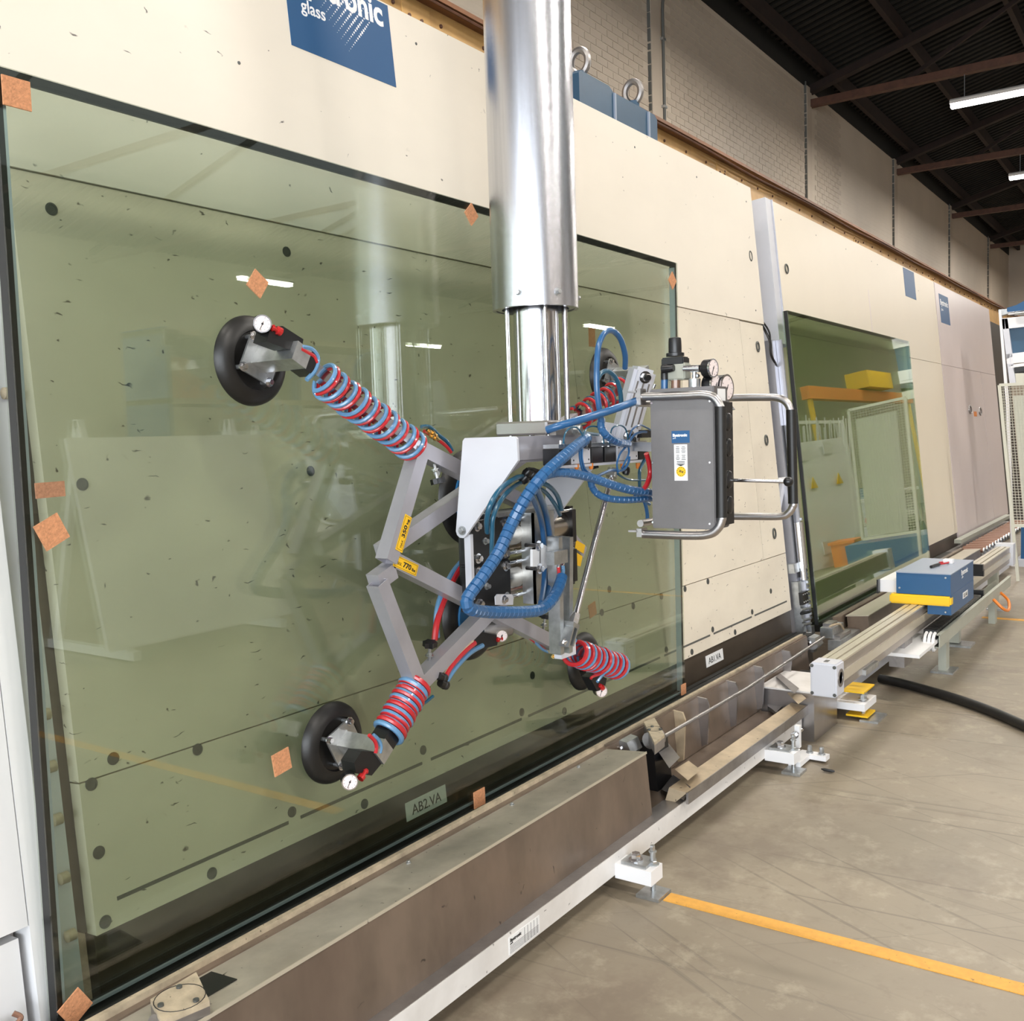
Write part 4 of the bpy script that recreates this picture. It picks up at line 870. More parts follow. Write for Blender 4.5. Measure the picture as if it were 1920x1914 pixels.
# --- suction cups
def cup(c, R, arm_dir, corners=None, blue=False, arm=None, valve=None):
    """c: centre on the glass, arm_dir: direction of the extension arm in the XZ plane"""
    c = Vector((c.x, 2.088, c.z)); ax = Vector((0,-1,0))
    bm = nb(); lathe(bm, c, ax, [(0,R*.97),(.004,R),(.012,R*.985),(.026,R*.88),(.034,R*.72),(.0345,R*.66),(.026,R*.63),(.024,R*.2),(.024,.001)], 48)
    cu = put('suction_cup', bm, 'rubber', vl, smooth=True)
    if blue:
        bm = nb(); lathe(bm, c+ax*.026, ax, [(0,R*.70),(.016,R*.70),(.016,.001)], 40); put('cup_disc', bm, 'bluepad', cu, smooth=True); return cu
    e = arm_dir.normalized(); f = Vector((-e.z, 0, e.x))
    s = R*.62; ctr = c+ax*.045
    if corners: P4 = [aY(x, y, 2.040) for x, y in corners]
    else: P4 = [ctr+e*s, ctr+f*s, ctr-e*s, ctr-f*s]
    bm = nb(); prism(bm, P4, (0,-.006,0)); pl = put('cup_plate', bm, 'galv', cu)
    mid = sum(P4, Vector())/4
    for p in P4:
        q = p.lerp(mid, .16)+Vector((0,-.006,0)); bm = nb(); hexbolt(bm, q, ax, .009, .010); put('bolt', bm, 'chrome', pl)
        bm = nb(); cyl(bm, q+Vector((0,.006,0)), q+Vector((0,.032,0)), .006, 8); put('bolt_spacer', bm, 'galv', pl)
    m2 = Vector((mid.x, 2.034, mid.z)); end = Vector((mid.x, FY-.028, mid.z))
    bm = nb(); bar(bm, m2, end, .052, .052, f); put('socket_tube', bm, 'galv', cu)
    bm = nb(); bar(bm, Vector((mid.x,FY,mid.z))+e*.024, Vector((mid.x,FY,mid.z))+e*.060, .054, .054, (0,-1,0)); put('black_cap', bm, 'black', cu)
    bm = nb(); sweep(bm, [m2+e*.027+Vector((0,-.001,0))+f*k for k in (-.026,-.01,.01,.026)], .003, 6); put('weld_bead', bm, 'galv', cu)
    return cu, Vector((mid.x, FY, mid.z))
def gauge(c, n, r, L_, par, face='dial'):
    n = Vector(n).normalized(); bm = nb(); lathe(bm, c-n*L_, n, [(0,r*.9),(.003,r),(L_,r)], 28); g = put('gauge', bm, 'black', par, smooth=True)
    bm = nb(); lathe(bm, c, n, [(-.003,r*1.04),(.002,r*1.04),(.002,r*.9),(.0005,r*.9)], 28, cap=False); put('gauge_rim', bm, 'chrome', g, smooth=True) if g.parent == vl else put('gauge_rim', bm, 'chrome', par, smooth=True)
    bm = nb(); lathe(bm, c, n, [(0,r*.9),(.0012,r*.9)], 24); put('gauge_dial', bm, face, g if g.parent == vl else par)
    s, u = frame_of(n); bm = nb(); bar(bm, c+n*.002-(s*.5-u)*r*.25, c+n*.002+(s*.5-u)*r*.7, .0022, .001); 
    lathe(bm, c+n*.0015, n, [(0,.003),(.0015,.002)], 8)
    for k in range(9):
        a = -.8+k*PI*1.5/8+PI*.9; d = s*math.cos(a)+u*math.sin(a); bar(bm, c+n*.0016+d*r*.66, c+n*.0016+d*r*.82, .0012, .0006)
    put('gauge_needle', bm, 'ink', g if g.parent == vl else par); return g
# upper left cup + arm
cTL = aY(476,676,2.07); cBL = aY(628,1393,2.07); cBR = aY(1098,1240,2.07); cTR = aY(1138,705,2.07)
dTL = C1-Vector((cTL.x,FY,cTL.z)); r1, jTL = cup(cTL, .120, dTL, ((470,622),(446,690),(504,725),(527,657)))
dBL = C2-Vector((cBL.x,FY,cBL.z)); r2, jBL = cup(cBL, .120, dBL, ((654,1344),(608,1386),(636,1443),(680,1400)))
dBR = BR-Vector((cBR.x,FY,cBR.z)); r3, jBR = cup(cBR, .120, dBR)
dTR = TRc-Vector((cTR.x,FY,cTR.z)); r4, jTR = cup(cTR, .120, dTR)
cMU = aY(884,932,2.07); cML = aY(889,1152,2.07); cup(cMU, .165, Vector((1,0,0)), blue=True); cup(cML, .160, Vector((1,0,0)), blue=True)
def arm(j, corner, n, ra, t0, t1, mats=('bluecoil','red'), rt=.0062, sq=.032, ph=0):
    e = (corner-j).normalized(); L_ = (corner-j).length
    bm = nb(); bar(bm, j+e*.03, corner-e*.01, sq, sq, (0,-1,0)); put('extension_arm', bm, 'chrome', vl)
    s, u = frame_of(e, (0,-1,0))
    for mi, mt in enumerate(mats):
        pts = []; N_ = n*20
        for i in range(N_+1):
            t = i/N_; a = t*n*2*PI+ph; s0 = L_*(t0+(t1-t0)*t)+mi*rt*2.0
            rr = ra*(1+.04*math.sin(a*.37+mi)); pts.append(j+e*s0+(s*math.cos(a)+u*math.sin(a))*rr+Vector((0,0,-ra*.15)))
        bm = nb(); sweep(bm, pts, rt, 7); put('coiled_hose', bm, mt, vl, smooth=True)
arm(jTL, C1, 10, .044, .17, .98); arm(jBL, C2+Vector((-.005,0,.01)), 9, .043, .26, .99, rt=.0080)
arm(jBR, BR, 8, .046, .02, .80, rt=.0085); arm(jTR, TRc, 6, .044, .30, .95, mats=('bluedark','red'))
def valve(par, box4, y0, y1, gq, gY, gr, redp):
    """black ejector block drawn as a prism between two depths, gauge and red silencer"""
    bm = nb(); prism(bm, [aY(x, y, y0) for x, y in box4], (0, y1-y0, 0)); put('valve_block', bm, 'blackmetal', vl)
    gc = aY(*gq, gY); gauge(gc, (-.62,-.78,.05), gr, .040, vl)
    a, b = [aY(*q, y0-.003) for q in redp]; e = (b-a).normalized(); L_ = (b-a).length
    bm = nb(); lathe(bm, a, e, [(0,.006),(L_*.2,.009),(L_*.3,.006),(L_*.6,.006),(L_*.65,.011),(L_,.011)], 14); put('red_silencer', bm, 'redpart', vl, smooth=True)
valve(r1, ((508,612),(530,611),(569,636),(566,652),(540,655),(500,640)), 1.90, 1.95, (492,607), 1.90, .0215, ((508,613),(526,622)))
valve(r2, ((664,1430),(678,1408),(719,1410),(720,1426),(697,1454),(668,1450)), 1.89, 1.94, (656,1466), 1.87, .0215, ((688,1443),(675,1460)))
valve(r3, ((1106,1270),(1118,1262),(1138,1272),(1134,1290),(1120,1296)), 1.93, 1.97, (1128,1296), 1.93, .024, ((1124,1284),(1130,1290)))
bm = nb(); box8(bm, [aY(x,y,1.93) for x, y in ((1131,1256),(1148,1258),(1148,1242),(1133,1238))]+[aY(x,y,1.97) for x, y in ((1131,1256),(1148,1258),(1148,1242),(1133,1238))]); put('valve_block', bm, 'black', vl)
valve(None, ((878,1196),(905,1185),(936,1192),(932,1210),(905,1216),(882,1210)), 1.94, 1.99, (941,1192), 1.93, .020, ((932,1200),(940,1196)))
bm = nb(); lathe(bm, aY(905,1182,2.0), (.7,-.7,.1), [(0,.045),(.06,.04),(.10,.03)], 20); put('valve_housing', bm, 'steeldull', vl, smooth=True)
for pts, mt, r in (([(566,650),(585,655),(596,672),(590,695),(575,712)], 'bluecoil', .0062), ([(564,654),(578,662),(588,668),(594,680)], 'red', .0055),
    ([(692,1378),(702,1388),(706,1400),(704,1412)], 'red', .0055), ([(700,1378),(710,1388),(714,1400),(712,1412)], 'bluecoil', .006),
    ([(1136,1252),(1128,1262),(1112,1268),(1108,1272)], 'red', .0055), ([(1138,1256),(1126,1270),(1120,1278)], 'bluecoil', .006)):
    bm = nb(); hose(bm, [aY(x,y,1.885) for x, y in pts], r, 7); put('feed_hose', bm, mt, vl, smooth=True)
# brass fittings at the frame corners
def brass(q, Y, ang, n=2):
    for i in range(n):
        c = aY(q[0]+i*5, q[1]+i*9, Y); e = Vector((math.cos(ang), 0, math.sin(ang)))
        bm = nb(); lathe(bm, c, e, [(0,.004),(.008,.004),(.008,.008),(.016,.008),(.016,.005),(.024,.005),(.024,.009),(.034,.009),(.036,.005),(.05,.004)], 10); put('brass_fitting', bm, 'brass', vl, smooth=True)
brass((800,806), 1.93, -.35, 2); brass((784,1300), 1.92, .55, 2); brass((1030,1222), 1.92, -.1, 2); brass((1050,808), 1.80, -.1, 2)
for q in ((800,802),(808,812)):
    pass
for pts, mt, r in (([(790,800),(805,800),(822,815),(838,828),(848,845)], 'bluedark', .006), ([(795,808),(815,820),(835,835),(846,848)], 'red', .0055)):
    bm = nb(); hose(bm, [aY(x,y,1.94) for x, y in pts], r, 7); put('feed_hose', bm, mt, vl, smooth=True)
for pts, mt, r, Y in (([(815,1200),(820,1165),(835,1120),(860,1070),(880,1050)], 'red', .010, 1.96), ([(820,1195),(818,1160),(826,1120),(850,1072),(878,1040)], 'bluecoil', .009, 1.97),
    ([(832,1275),(845,1250),(870,1222),(890,1205)], 'red', .009, 1.90), ([(836,1280),(852,1255),(880,1225),(905,1210)], 'bluecoil', .008, 1.90), ([(830,1272),(842,1245),(862,1222),(885,1202)], 'tan', .008, 1.905),
    ([(975,1180),(995,1195),(1015,1215),(1028,1222)], 'bluecoil', .006, 1.93), ([(985,1190),(1005,1205),(1022,1218)], 'red', .005, 1.93),
    ([(776,1306),(782,1318),(795,1318),(812,1305)], 'bluedark', .005, 1.90)):
    bm = nb(); hose(bm, [aY(x,y,Y) for x, y in pts], r, 8); put('feed_hose', bm, mt, vl, smooth=True)
for q in ((829,1270),(832,1283)):
    a = aY(q[0]-7,q[1]-3,1.895); b = aY(q[0]+7,q[1]+3,1.895); bm = nb(); lathe(bm, a, b-a, [(0,.012),(.01,.014),(.018,.012),(.022,.015),(.034,.014),(.038,.010)], 12); put('elbow_fitting', bm, 'rubber', vl, smooth=True)
# star knobs
def knob(q, Y, d, r=.023):
    c = aY(*q, Y); d = Vector(d).normalized(); s, u = frame_of(d)
    bm = nb(); prism(bm, [c+(s*math.cos(a)+u*math.sin(a))*(r*(1 if k % 2 else .74)) for k, a in enumerate([2*PI*i/12 for i in range(12)])], d*.016); k_ = put('star_knob', bm, 'black', vl)
    bm = nb(); cyl(bm, c, c-d*.045, .005, 8); hexbolt(bm, c-d*.030, d, .009, .008); put('knob_stud', bm, 'galv', k_)
knob((820,897), 1.90, (.05,-.2,-1)); knob((999,888), 1.80, (0,-.3,.9)); knob((806,1212), 1.92, (-.1,-.2,1)); knob((1022,1158), 1.93, (0,-.2,1)); knob((1115,870), 1.7, (0,-.3,-1), .012)
bm = nb(); cyl(bm, aY(822,880,1.92), aY(819,888,1.90), .010, 8); put('knob_nut', bm, 'galv', vl)
# --- tilt head: black blocks, cylinders, clamp plate
HY = 1.86
def fbox(nm, x0, y0, x1, y1, Y, d, m_, par=vl, bev=0):
    """box with its front face on plane Y; photo corners top-left and bottom-right, edges along the hall axes"""
    a, b = aY(x0, y0, Y), aY(x1, y1, Y); bm = nb(); box(bm, a.x, b.x, Y, Y+d, b.z, a.z)
    if bev: bmesh.ops.bevel(bm, geom=bm.edges[:], offset=bev, segments=2, affect='EDGES')
    return put(nm, bm, m_, par)
cz1 = aY(975,1003,HY).z; cz2 = aY(975,1084,HY).z; x_a, x_b = aY(882,1010,HY).x, aY(956,1010,HY).x; x_c, x_d = aY(999,1010,HY).x, aY(1043,1000,HY).x; x_e = aY(1074,1000,HY).x
for cz in (cz1, cz2):
    hh = .0705
    bm = nb(); box(bm, x_a, x_b, HY, HY+.045, cz-hh, cz+hh); bmesh.ops.bevel(bm, geom=bm.edges[:], offset=.004, segments=1, affect='EDGES'); hd = put('cylinder_head', bm, 'blackmetal', vl)
    for x, z in ((x_a+.035, cz-hh+.02),(x_a+.035, cz+hh-.02),(x_b-.03, cz-hh+.02),(x_b-.03, cz+hh-.02)):
        bm = nb(); hexbolt(bm, (x, HY, z), (0,-1,0), .0115, .012); put('bolt', bm, 'chrome', hd)
    bm = nb(); hexbolt(bm, (x_a+.075, HY, cz), (0,-1,0), .008, .012); put('port_plug', bm, 'galv', hd)
    bm = nb(); lathe(bm, (x_b,HY+.07,cz), (1,0,0), [(0,.056),(.002,.060),(x_e-x_b,.060)], 40); cb_ = put('cylinder_barrel', bm, 'barrel', vl, smooth=True)
    for dz in (-.056, .056):
        bm = nb(); cyl(bm, (x_b,HY+.012,cz+dz), (x_e+.01,HY+.012,cz+dz), .006, 10); cyl(bm, (x_b+.045,HY+.012,cz+dz),(x_b+.075,HY+.012,cz+dz),.0075,8); put('tie_rod', bm, 'chrome', cb_, smooth=True)
    bm = nb(); box(bm, x_e, x_e+.025, HY, HY+.13, cz-hh, cz+hh); bmesh.ops.bevel(bm, geom=[e for e in bm.edges if abs(e.verts[0].co.x-e.verts[1].co.x) > .01], offset=.012, segments=3, affect='EDGES'); put('cylinder_end', bm, 'black', vl)
bm = nb(); box(bm, x_a+.004, x_b, HY+.01, HY+.05, cz2-.075, cz1+.08); put('cylinder_yoke', bm, 'black', vl)
bm = nb(); box(bm, x_a-.016, x_a-.002, HY-.012, HY+.012, cz2-.03, cz1+.03); put('side_flange', bm, 'lightgrey', vl)
bm = nb(); box(bm, x_b-.06, x_d, HY+.0, HY+.10, cz1+.068, cz1+.082); put('top_strap', bm, 'galv', vl)
KY = HY-.035; a_, b_ = aY(999,962,KY), aY(1043,1122,KY)
bm = nb(); box(bm, a_.x, b_.x, KY, KY+.007, b_.z, a_.z); box(bm, a_.x, a_.x+.008, KY, KY+.05, b_.z, a_.z); cp = put('clamp_plate', bm, 'galv', vl)
for q in ((1009,1023),(1011,1066)):
    c_ = aY(*q, HY-.085); bm = nb(); hexbolt(bm, c_, (0,-1,0), .012, .012); cyl(bm, c_, c_+Vector((0,.05,0)), .007, 8); put('bolt', bm, 'chrome', cp)
bm = nb(); prism(bm, [aY(x, y, HY-.085) for x, y in ((999,1030),(1013,1030),(1021,1021),(1034,1030),(1035,1057),(1021,1068),(1012,1062),(999,1062))], (0,.010,0)); put('zinc_bracket', bm, 'white', vl)
bm = nb(); prism(bm, [aY(x, y, HY-.0865) for x, y in ((1012,1031),(1014,1031),(1014,1061),(1012,1061))], (0,.001,0)); put('bracket_fold', bm, 'steeldull', vl)
# galvanised channel hanging below
CY = 1.74
for (xa, ya), (xb, yb) in (((1040,1006),(1052,1225)), ((1061,1006),(1068,1222))):
    a = aY(xa, ya, CY); b = aY(xb-8, yb, CY+.02); bm = nb(); bar(bm, a, b, .022, .045, (0,-1,0)); put('channel_leg', bm, 'galv', vl)
fbox('link_block', 1039, 1035, 1065, 1054, CY-.035, .03, 'galv')
for x, mt in ((1047,'red'),(1055,'bluecoil')):
    bm = nb(); lathe(bm, aY(x,1056,CY-.025), (0,0,-1), [(0,.008),(.008,.005),(.016,.005)], 8); put('push_fitting', bm, 'chrome', vl, smooth=True)
bm = nb(); hose(bm, [aY(x,y,CY-.025) for x, y in ((1047,1063),(1048,1075),(1050,1085))], .006, 7); put('feed_hose', bm, 'red', vl, smooth=True)
bm = nb(); hose(bm, [aY(x,y,CY-.025) for x, y in ((1055,1060),(1056,1072),(1052,1085))], .0065, 7); put('feed_hose', bm, 'bluecoil', vl, smooth=True)
# clamp tab holding the hose
p0 = aY(929,1118,HY-.012); bm = nb(); prism(bm, [aY(x,y,HY-.03) for x, y in ((933,1114),(960,1114),(963,1119),(962,1134),(930,1134),(929,1119))], (0,.004,0)); tb = put('hose_tab', bm, 'lightgrey', vl)
bm = nb(); hexbolt(bm, aY(945,1124,HY-.03), (0,-1,0), .010, .010); put('bolt', bm, 'chrome', tb)
# --- tilt actuator, rod, clevis
A0 = aY(1206,690,1.62); A1 = aY(1162,850,1.70); e = (A1-A0).normalized()
bm = nb(); bar(bm, A0, A1-e*.03, .085, .075, (-.6,-.8,.1)); bmesh.ops.bevel(bm, geom=bm.edges[:], offset=.012, segments=2, affect='EDGES'); ac = put('tilt_cylinder', bm, 'lightgrey', vl)
s_, u_ = frame_of(e, (-.6,-.8,.1))
bm = nb()
for k in (-.022, .0, .022): bar(bm, A0+e*.05+s_*k+u_*.0385, A1-e*.10+s_*k+u_*.0385, .005, .004, u_)
put('groove', bm, 'steeldull', ac)
for t in (.10, .78):
    c = A0.lerp(A1, t)+u_*.038; bm = nb(); hexbolt(bm, c, u_, .015, .012); put('port_fitting', bm, 'chrome', ac)
    bm = nb(); lathe(bm, c+u_*.012, u_, [(0,.012),(.012,.014),(.02,.010)], 12); put('elbow_fitting', bm, 'black', ac, smooth=True)
bm = nb(); box8(bm, [aY(x,y,1.70) for x, y in ((1122,828),(1185,829),(1190,800),(1130,790))]+[aY(x,y,1.73) for x, y in ((1122,828),(1185,829),(1190,800),(1130,790))]); put('cylinder_bracket', bm, 'lightgrey', vl)
R0, R1 = aY(1150,880,1.70), aY(1076,1166,1.72)
bm = nb(); cyl(bm, R0, R1, .0105, 18); put('piston_rod', bm, 'chrome', vl, smooth=True)
bm = nb(); cyl(bm, R0, R0+(R1-R0).normalized()*.03, .020, 18); put('rod_gland', bm, 'galv', vl, smooth=True)
bm = nb(); cyl(bm, R1-(R1-R0).normalized()*.03, R1+(R1-R0).normalized()*.01, .018, 6); put('rod_nut', bm, 'chrome', vl)
cl = aY(1066,1192,1.72)
bm = nb(); e2 = (R1-R0).normalized(); bar(bm, cl-e2*.04+Vector((-.014,0,0)), cl+e2*.035+Vector((-.014,0,0)), .008, .04, (0,-1,0)); bar(bm, cl-e2*.04+Vector((.016,0,0)), cl+e2*.035+Vector((.016,0,0)), .008, .04, (0,-1,0)); bar(bm, cl-e2*.045, cl-e2*.03, .04, .04, (0,-1,0)); ck = put('rod_clevis', bm, 'galv', vl)
bm = nb(); hexbolt(bm, cl+Vector((-.02,0,-.02)), (-.7,-.7,0), .010, .01); put('clevis_pin', bm, 'chrome', ck)
fbox('end_bracket', 1052, 1186, 1080, 1226, 1.78, .03, 'lightgrey')
# --- valve island
VY = 1.60
seg = [(1048,1072,'black'),(1071,1108,'lightgrey'),(1109,1132,'black'),(1134,1156,'black'),(1157,1197,'lightgrey'),(1198,1216,'black')]
vi = None
for i, (xa, xb, mt) in enumerate(seg):
    a = aY(xa,837,VY); b = aY(xb,866,VY); bm = nb(); box(bm, a.x, b.x-.002, VY, VY+.06, aY(1120,867,VY).z, aY(1120,838,VY).z); bmesh.ops.bevel(bm, geom=bm.edges[:], offset=.0015, segments=1, affect='EDGES')
    o = put('valve_module', bm, mt, vl, 'pale grey valve body' if mt == 'lightgrey' else None)
    if mt == 'lightgrey':
        for dx in (.012, b.x-a.x-.014):
            for dz in (.012, .044):
                bm = nb(); lathe(bm, (a.x+dx, VY, aY(1120,867,VY).z+dz), (0,-1,0), [(0,.003),(.001,.003)], 8); put('screw', bm, 'ink', o)
xl, xr = aY(1050,850,VY).x, aY(1215,850,VY).x
bm = nb(); box(bm, xl, xr, VY+.004, VY+.06, aY(1120,837,VY).z, aY(1120,830,VY).z); put('manifold_top', bm, 'galv', vl)
bm = nb(); box(bm, xl, xr, VY+.004, VY+.05, aY(1120,873,VY).z, aY(1120,868,VY).z); put('manifold_base', bm, 'lightgrey', vl)
for x in (1081, 1108, 1167, 1196):
    bm = nb(); lathe(bm, aY(x,868,VY+.01), (0,0,-1), [(0,.0075),(.014,.0075),(.02,.005)], 12); put('orange_plug', bm, 'orange', vl, smooth=True)
for x in (1051,1057,1094,1130,1141,1172,1192):
    bm = nb(); lathe(bm, aY(x,837,VY+.01), (0,0,1), [(0,.007),(.006,.007),(.006,.004),(.018,.004)], 8); put('push_fitting', bm, 'chrome', vl, smooth=True)
for q in ((1100,832),(1185,826),(1173,882),(1208,838)):
    bm = nb(); c = aY(*q, VY-.01); lathe(bm, c-Vector((0,0,.014)), (.3,0,1), [(0,.010),(.010,.014),(.024,.012),(.030,.007)], 12); put('elbow_fitting', bm, 'black', vl, smooth=True)
fbox('sensor_block', 1203, 806, 1222, 820, 1.62, .03, 'black'); fbox('sensor_block', 1180, 806, 1200, 832, 1.66, .03, 'steeldull')
# thin pilot tubes
for pts, mt, Y, r in (
    (((1056,832),(1060,812),(1070,802),(1082,802),(1092,815),(1094,830)), 'bluedark', 1.585, .0028),
    (((1094,818),(1100,803),(1112,799),(1124,803),(1131,818),(1132,832)), 'bluedark', 1.585, .0028),
    (((1143,832),(1147,805),(1160,797),(1172,803),(1177,820),(1177,836)), 'bluedark', 1.575, .0028),
    (((1180,820),(1186,805),(1200,797),(1215,803),(1219,806)), 'blue', 1.575, .0032),
    (((1180,828),(1190,815),(1203,810),(1212,810)), 'blue', 1.565, .0045),
    (((1178,836),(1179,850),(1172,866),(1166,878)), 'blue', 1.572, .0035), (((1175,836),(1163,850),(1157,868),(1158,882)), 'blue', 1.568, .0035),
    (((1088,838),(1087,855),(1092,880),(1100,886)), 'blue', 1.572, .0040), (((1092,838),(1091,858),(1097,880),(1108,888)), 'blue', 1.570, .0040),
    (((1160,882),(1145,882),(1130,888),(1115,895)), 'blue', 1.572, .0050), (((1158,884),(1170,880),(1178,868),(1180,856)), 'blue', 1.568, .0045),
    (((1158,888),(1168,895),(1185,900),(1220,900)), 'bluedark', 1.60, .0040),
    (((1209,862),(1200,880),(1199,900),(1200,918)), 'bluedark', 1.60, .0065), (((1080,808),(1100,812),(1122,815)), 'bluedark', 1.68, .006),
    (((1196,925),(1208,940),(1213,960),(1214,976)), 'blue', 1.58, .007), (((1190,930),(1205,938),(1218,945)), 'blue', 1.58, .006)):
    bm = nb(); hose(bm, [aY(x,y,Y) for x, y in pts], r, 6); put('pilot_tube', bm, mt, vl, smooth=True)
bm = nb(); hose(bm, [aY(x,y,1.50) for x, y in ((1212,850),(1217,868),(1219,888),(1213,908),(1203,921))], .0085, 10); put('red_hose', bm, 'red', vl, smooth=True)
# --- big hoses
def bighose(pts, r, mt='blue', wrap=True, nm='wrapped_hose'):
    P3 = [aY(*p) for p in pts]; bm = nb()
    wrapped(bm, P3, r) if wrap else hose(bm, P3, r, 12)
    return put(nm, bm, mt, vl, smooth=False if wrap else True)
bighose([(1100,822,1.60),(1085,833,1.58),(1050,862,1.56),(1012,898,1.57),(982,940,1.60),(958,985,1.63),(935,1035,1.64),(902,1085,1.65),(880,1115,1.66),(874,1132,1.66),(885,1143,1.66),(912,1147,1.67),(945,1148,1.67),(985,1147,1.67),(1015,1142,1.67),(1035,1124,1.67),(1048,1100,1.68),(1054,1080,1.69)], .0185)
bighose([(1025,890,1.58),(1045,886,1.57),(1075,888,1.56),(1110,896,1.55),(1145,908,1.53),(1180,918,1.51),(1222,924,1.50)], .0140)
bighose([(1108,900,1.57),(1110,912,1.57),(1122,927,1.56),(1145,935,1.54),(1180,937,1.52),(1222,934,1.51)], .0115)
bighose([(1128,786,1.58),(1127,800,1.57),(1133,812,1.56),(1145,822,1.56),(1160,829,1.56),(1178,832,1.57)], .0130)
bighose([(1172,690,1.60),(1172,665,1.58),(1163,635,1.57),(1148,620,1.57),(1133,625,1.57),(1122,650,1.57),(1119,690,1.57),(1119,725,1.57),(1122,755,1.57),(1128,790,1.57)], .0095, wrap=False, nm='air_hose')
bighose([(1165,765,1.58),(1163,735,1.57),(1155,710,1.57),(1140,696,1.57),(1127,700,1.57),(1120,712,1.57)], .0080, 'bluedark', False, 'air_hose')
bighose([(1026,806,1.66),(1050,798,1.62),(1090,786,1.58),(1130,774,1.55),(1165,762,1.52),(1198,750,1.50)], .0125, 'blue', False, 'air_hose')
bighose([(1000,905,1.63),(1012,930,1.68),(1024,965,1.76),(1031,1010,1.805),(1033,1060,1.805),(1028,1110,1.76),(1020,1140,1.70)], .0110, 'blue', False, 'air_hose')
bighose([(990,915,1.64),(1004,945,1.70),(1016,985,1.79),(1021,1040,1.807),(1020,1090,1.78),(1014,1130,1.70)], .0090, 'blue', False, 'air_hose')
bighose([(914,998,1.72),(913,975,1.70),(920,945,1.68),(940,915,1.68),(968,896,1.70),(985,893,1.74)], .0080, 'bluedark', False, 'air_hose')
bighose([(922,1040,1.71),(923,1000,1.70),(926,965,1.69),(945,930,1.69),(970,908,1.72),(988,902,1.75)], .0070, 'bluedark', False, 'air_hose')
bighose([(1008,902,1.74),(1030,912,1.74),(1045,930,1.76),(1053,955,1.78)], .0080, 'bluedark', False, 'air_hose')
bighose([(1000,910,1.76),(1022,922,1.77),(1040,945,1.78),(1050,965,1.80)], .0070, 'bluedark', False, 'air_hose')
for q in ((983,893),(992,898),(978,904)):
    bm = nb(); c = aY(*q, 1.73); lathe(bm, c, (.2,-.5,.6), [(0,.012),(.012,.016),(.026,.012)], 12); put('elbow_fitting', bm, 'black', vl, smooth=True)
# --- control box
XB = 2.90
bx = Vector((XB, 1.35, 1.34)); yb, yf_, z0, z1 = 1.462, 1.243, 1.345, 1.792
bm = nb(); box(bm, XB, XB+.11, yf_, yb, z0, z1); bmesh.ops.bevel(bm, geom=bm.edges[:], offset=.003, segments=2, affect='EDGES'); cbx = put('control_box', bm, 'boxsteel', vl)
bm = nb(); box(bm, XB+.012, XB+.105, yf_-.018, yf_, z0+.012, z1-.05); put('black_button_panel', bm, 'black', cbx)
for z in (1.50, 1.60, 1.68, 1.42):
    bm = nb(); lathe(bm, (XB+.045, yf_-.018, z), (0,-1,0), [(0,.028),(.012,.028),(.016,.022)], 20); put('push_button', bm, 'black', cbx, smooth=True)
for x, y in ((1222,756),(1331,752),(1331,867),(1224,867),(1224,979),(1331,982)):
    bm = nb(); lathe(bm, aX(x,y,XB), (-1,0,0), [(0,.0042),(.002,.0035)], 10); put('screw', bm, 'chrome', cbx)
def xl_(nm, x0, y0, x1, y1, m_, d=.001):
    a, b = aX(x0,y0,XB-d), aX(x1,y1,XB-d); bm = nb(); box(bm, XB-d, XB, b.y, a.y, b.z, a.z); return put(nm, bm, m_, vl), a, b
lb1, a, b = xl_('maker_label', 1259, 808, 1293, 830, 'signblue')
text('lettering', 'Bystronic', (XB-.0012, a.y-.004, a.z-.018), (0,-1,0), (0,0,1), .012, 'signwhite', lb1, bold=.0006, width=(a.y-b.y)*.80)
text('lettering', 'glass', (XB-.0012, a.y-.004, a.z-.025), (0,-1,0), (0,0,1), .005, 'signwhite', lb1, width=.011)
lb2, a, b = xl_('inspection_label', 1263.5, 833.5, 1289.5, 901, 'paper')
bm = nb(); W_ = a.y-b.y; rr_ = random.Random(3)
for col in (.28, .72):
    for k in range(9):
        z = a.z-.007-.0046*k-(.004 if k > 4 else 0); ww = W_*rr_.uniform(.10,.17); yy = a.y-W_*col
        box(bm, XB-.0014, XB-.001, yy-ww, yy+ww, z-.0009, z+.0007)
for k in range(2): z = a.z-.054-.0045*k; box(bm, XB-.0014, XB-.001, a.y-W_*.80, a.y-W_*.20, z-.0012, z+.0008)
zt = a.z-.0625; prism(bm, [Vector((XB-.001,a.y-W_*.13,zt)), Vector((XB-.001,a.y-W_*.85,zt)), Vector((XB-.001,a.y-W_*.5,zt-.006))], (-.0004,0,0))
put('print', bm, 'ink', lb2)
cc = aX(1277,884,XB-.001); bm = nb(); lathe(bm, cc, (-1,0,0), [(0,.0165),(.0004,.0165)], 28); put('orange_roundel', bm, 'labely', lb2)
text('lettering', '2018', cc+Vector((-.0006,.0075,-.000)), (0,-.9,-.35), (0,-.35,.9), .0095, 'ink', lb2, bold=.0003, width=.015)
bm = nb()
for k in range(12):
    a_ = k*PI/6+.2; c_ = cc+Vector((-.0005, .0132*math.cos(a_), .0132*math.sin(a_))); lathe(bm, c_, (-1,0,0), [(0,.0014),(.0003,.0014)], 6)
put('roundel_marks', bm, 'ink', lb2)
bm = nb(); box(bm, XB+.03, XB+.09, yf_-.001, yf_, z1-.045, z1-.008); put('warning_label', bm, 'paper', cbx)
bm = nb(); prism(bm, [aX(x,y,XB+.11) for x, y in ((1357,748),(1372,768),(1364,770),(1355,765))], (.03,0,0)); put('bracket', bm, 'black', vl)
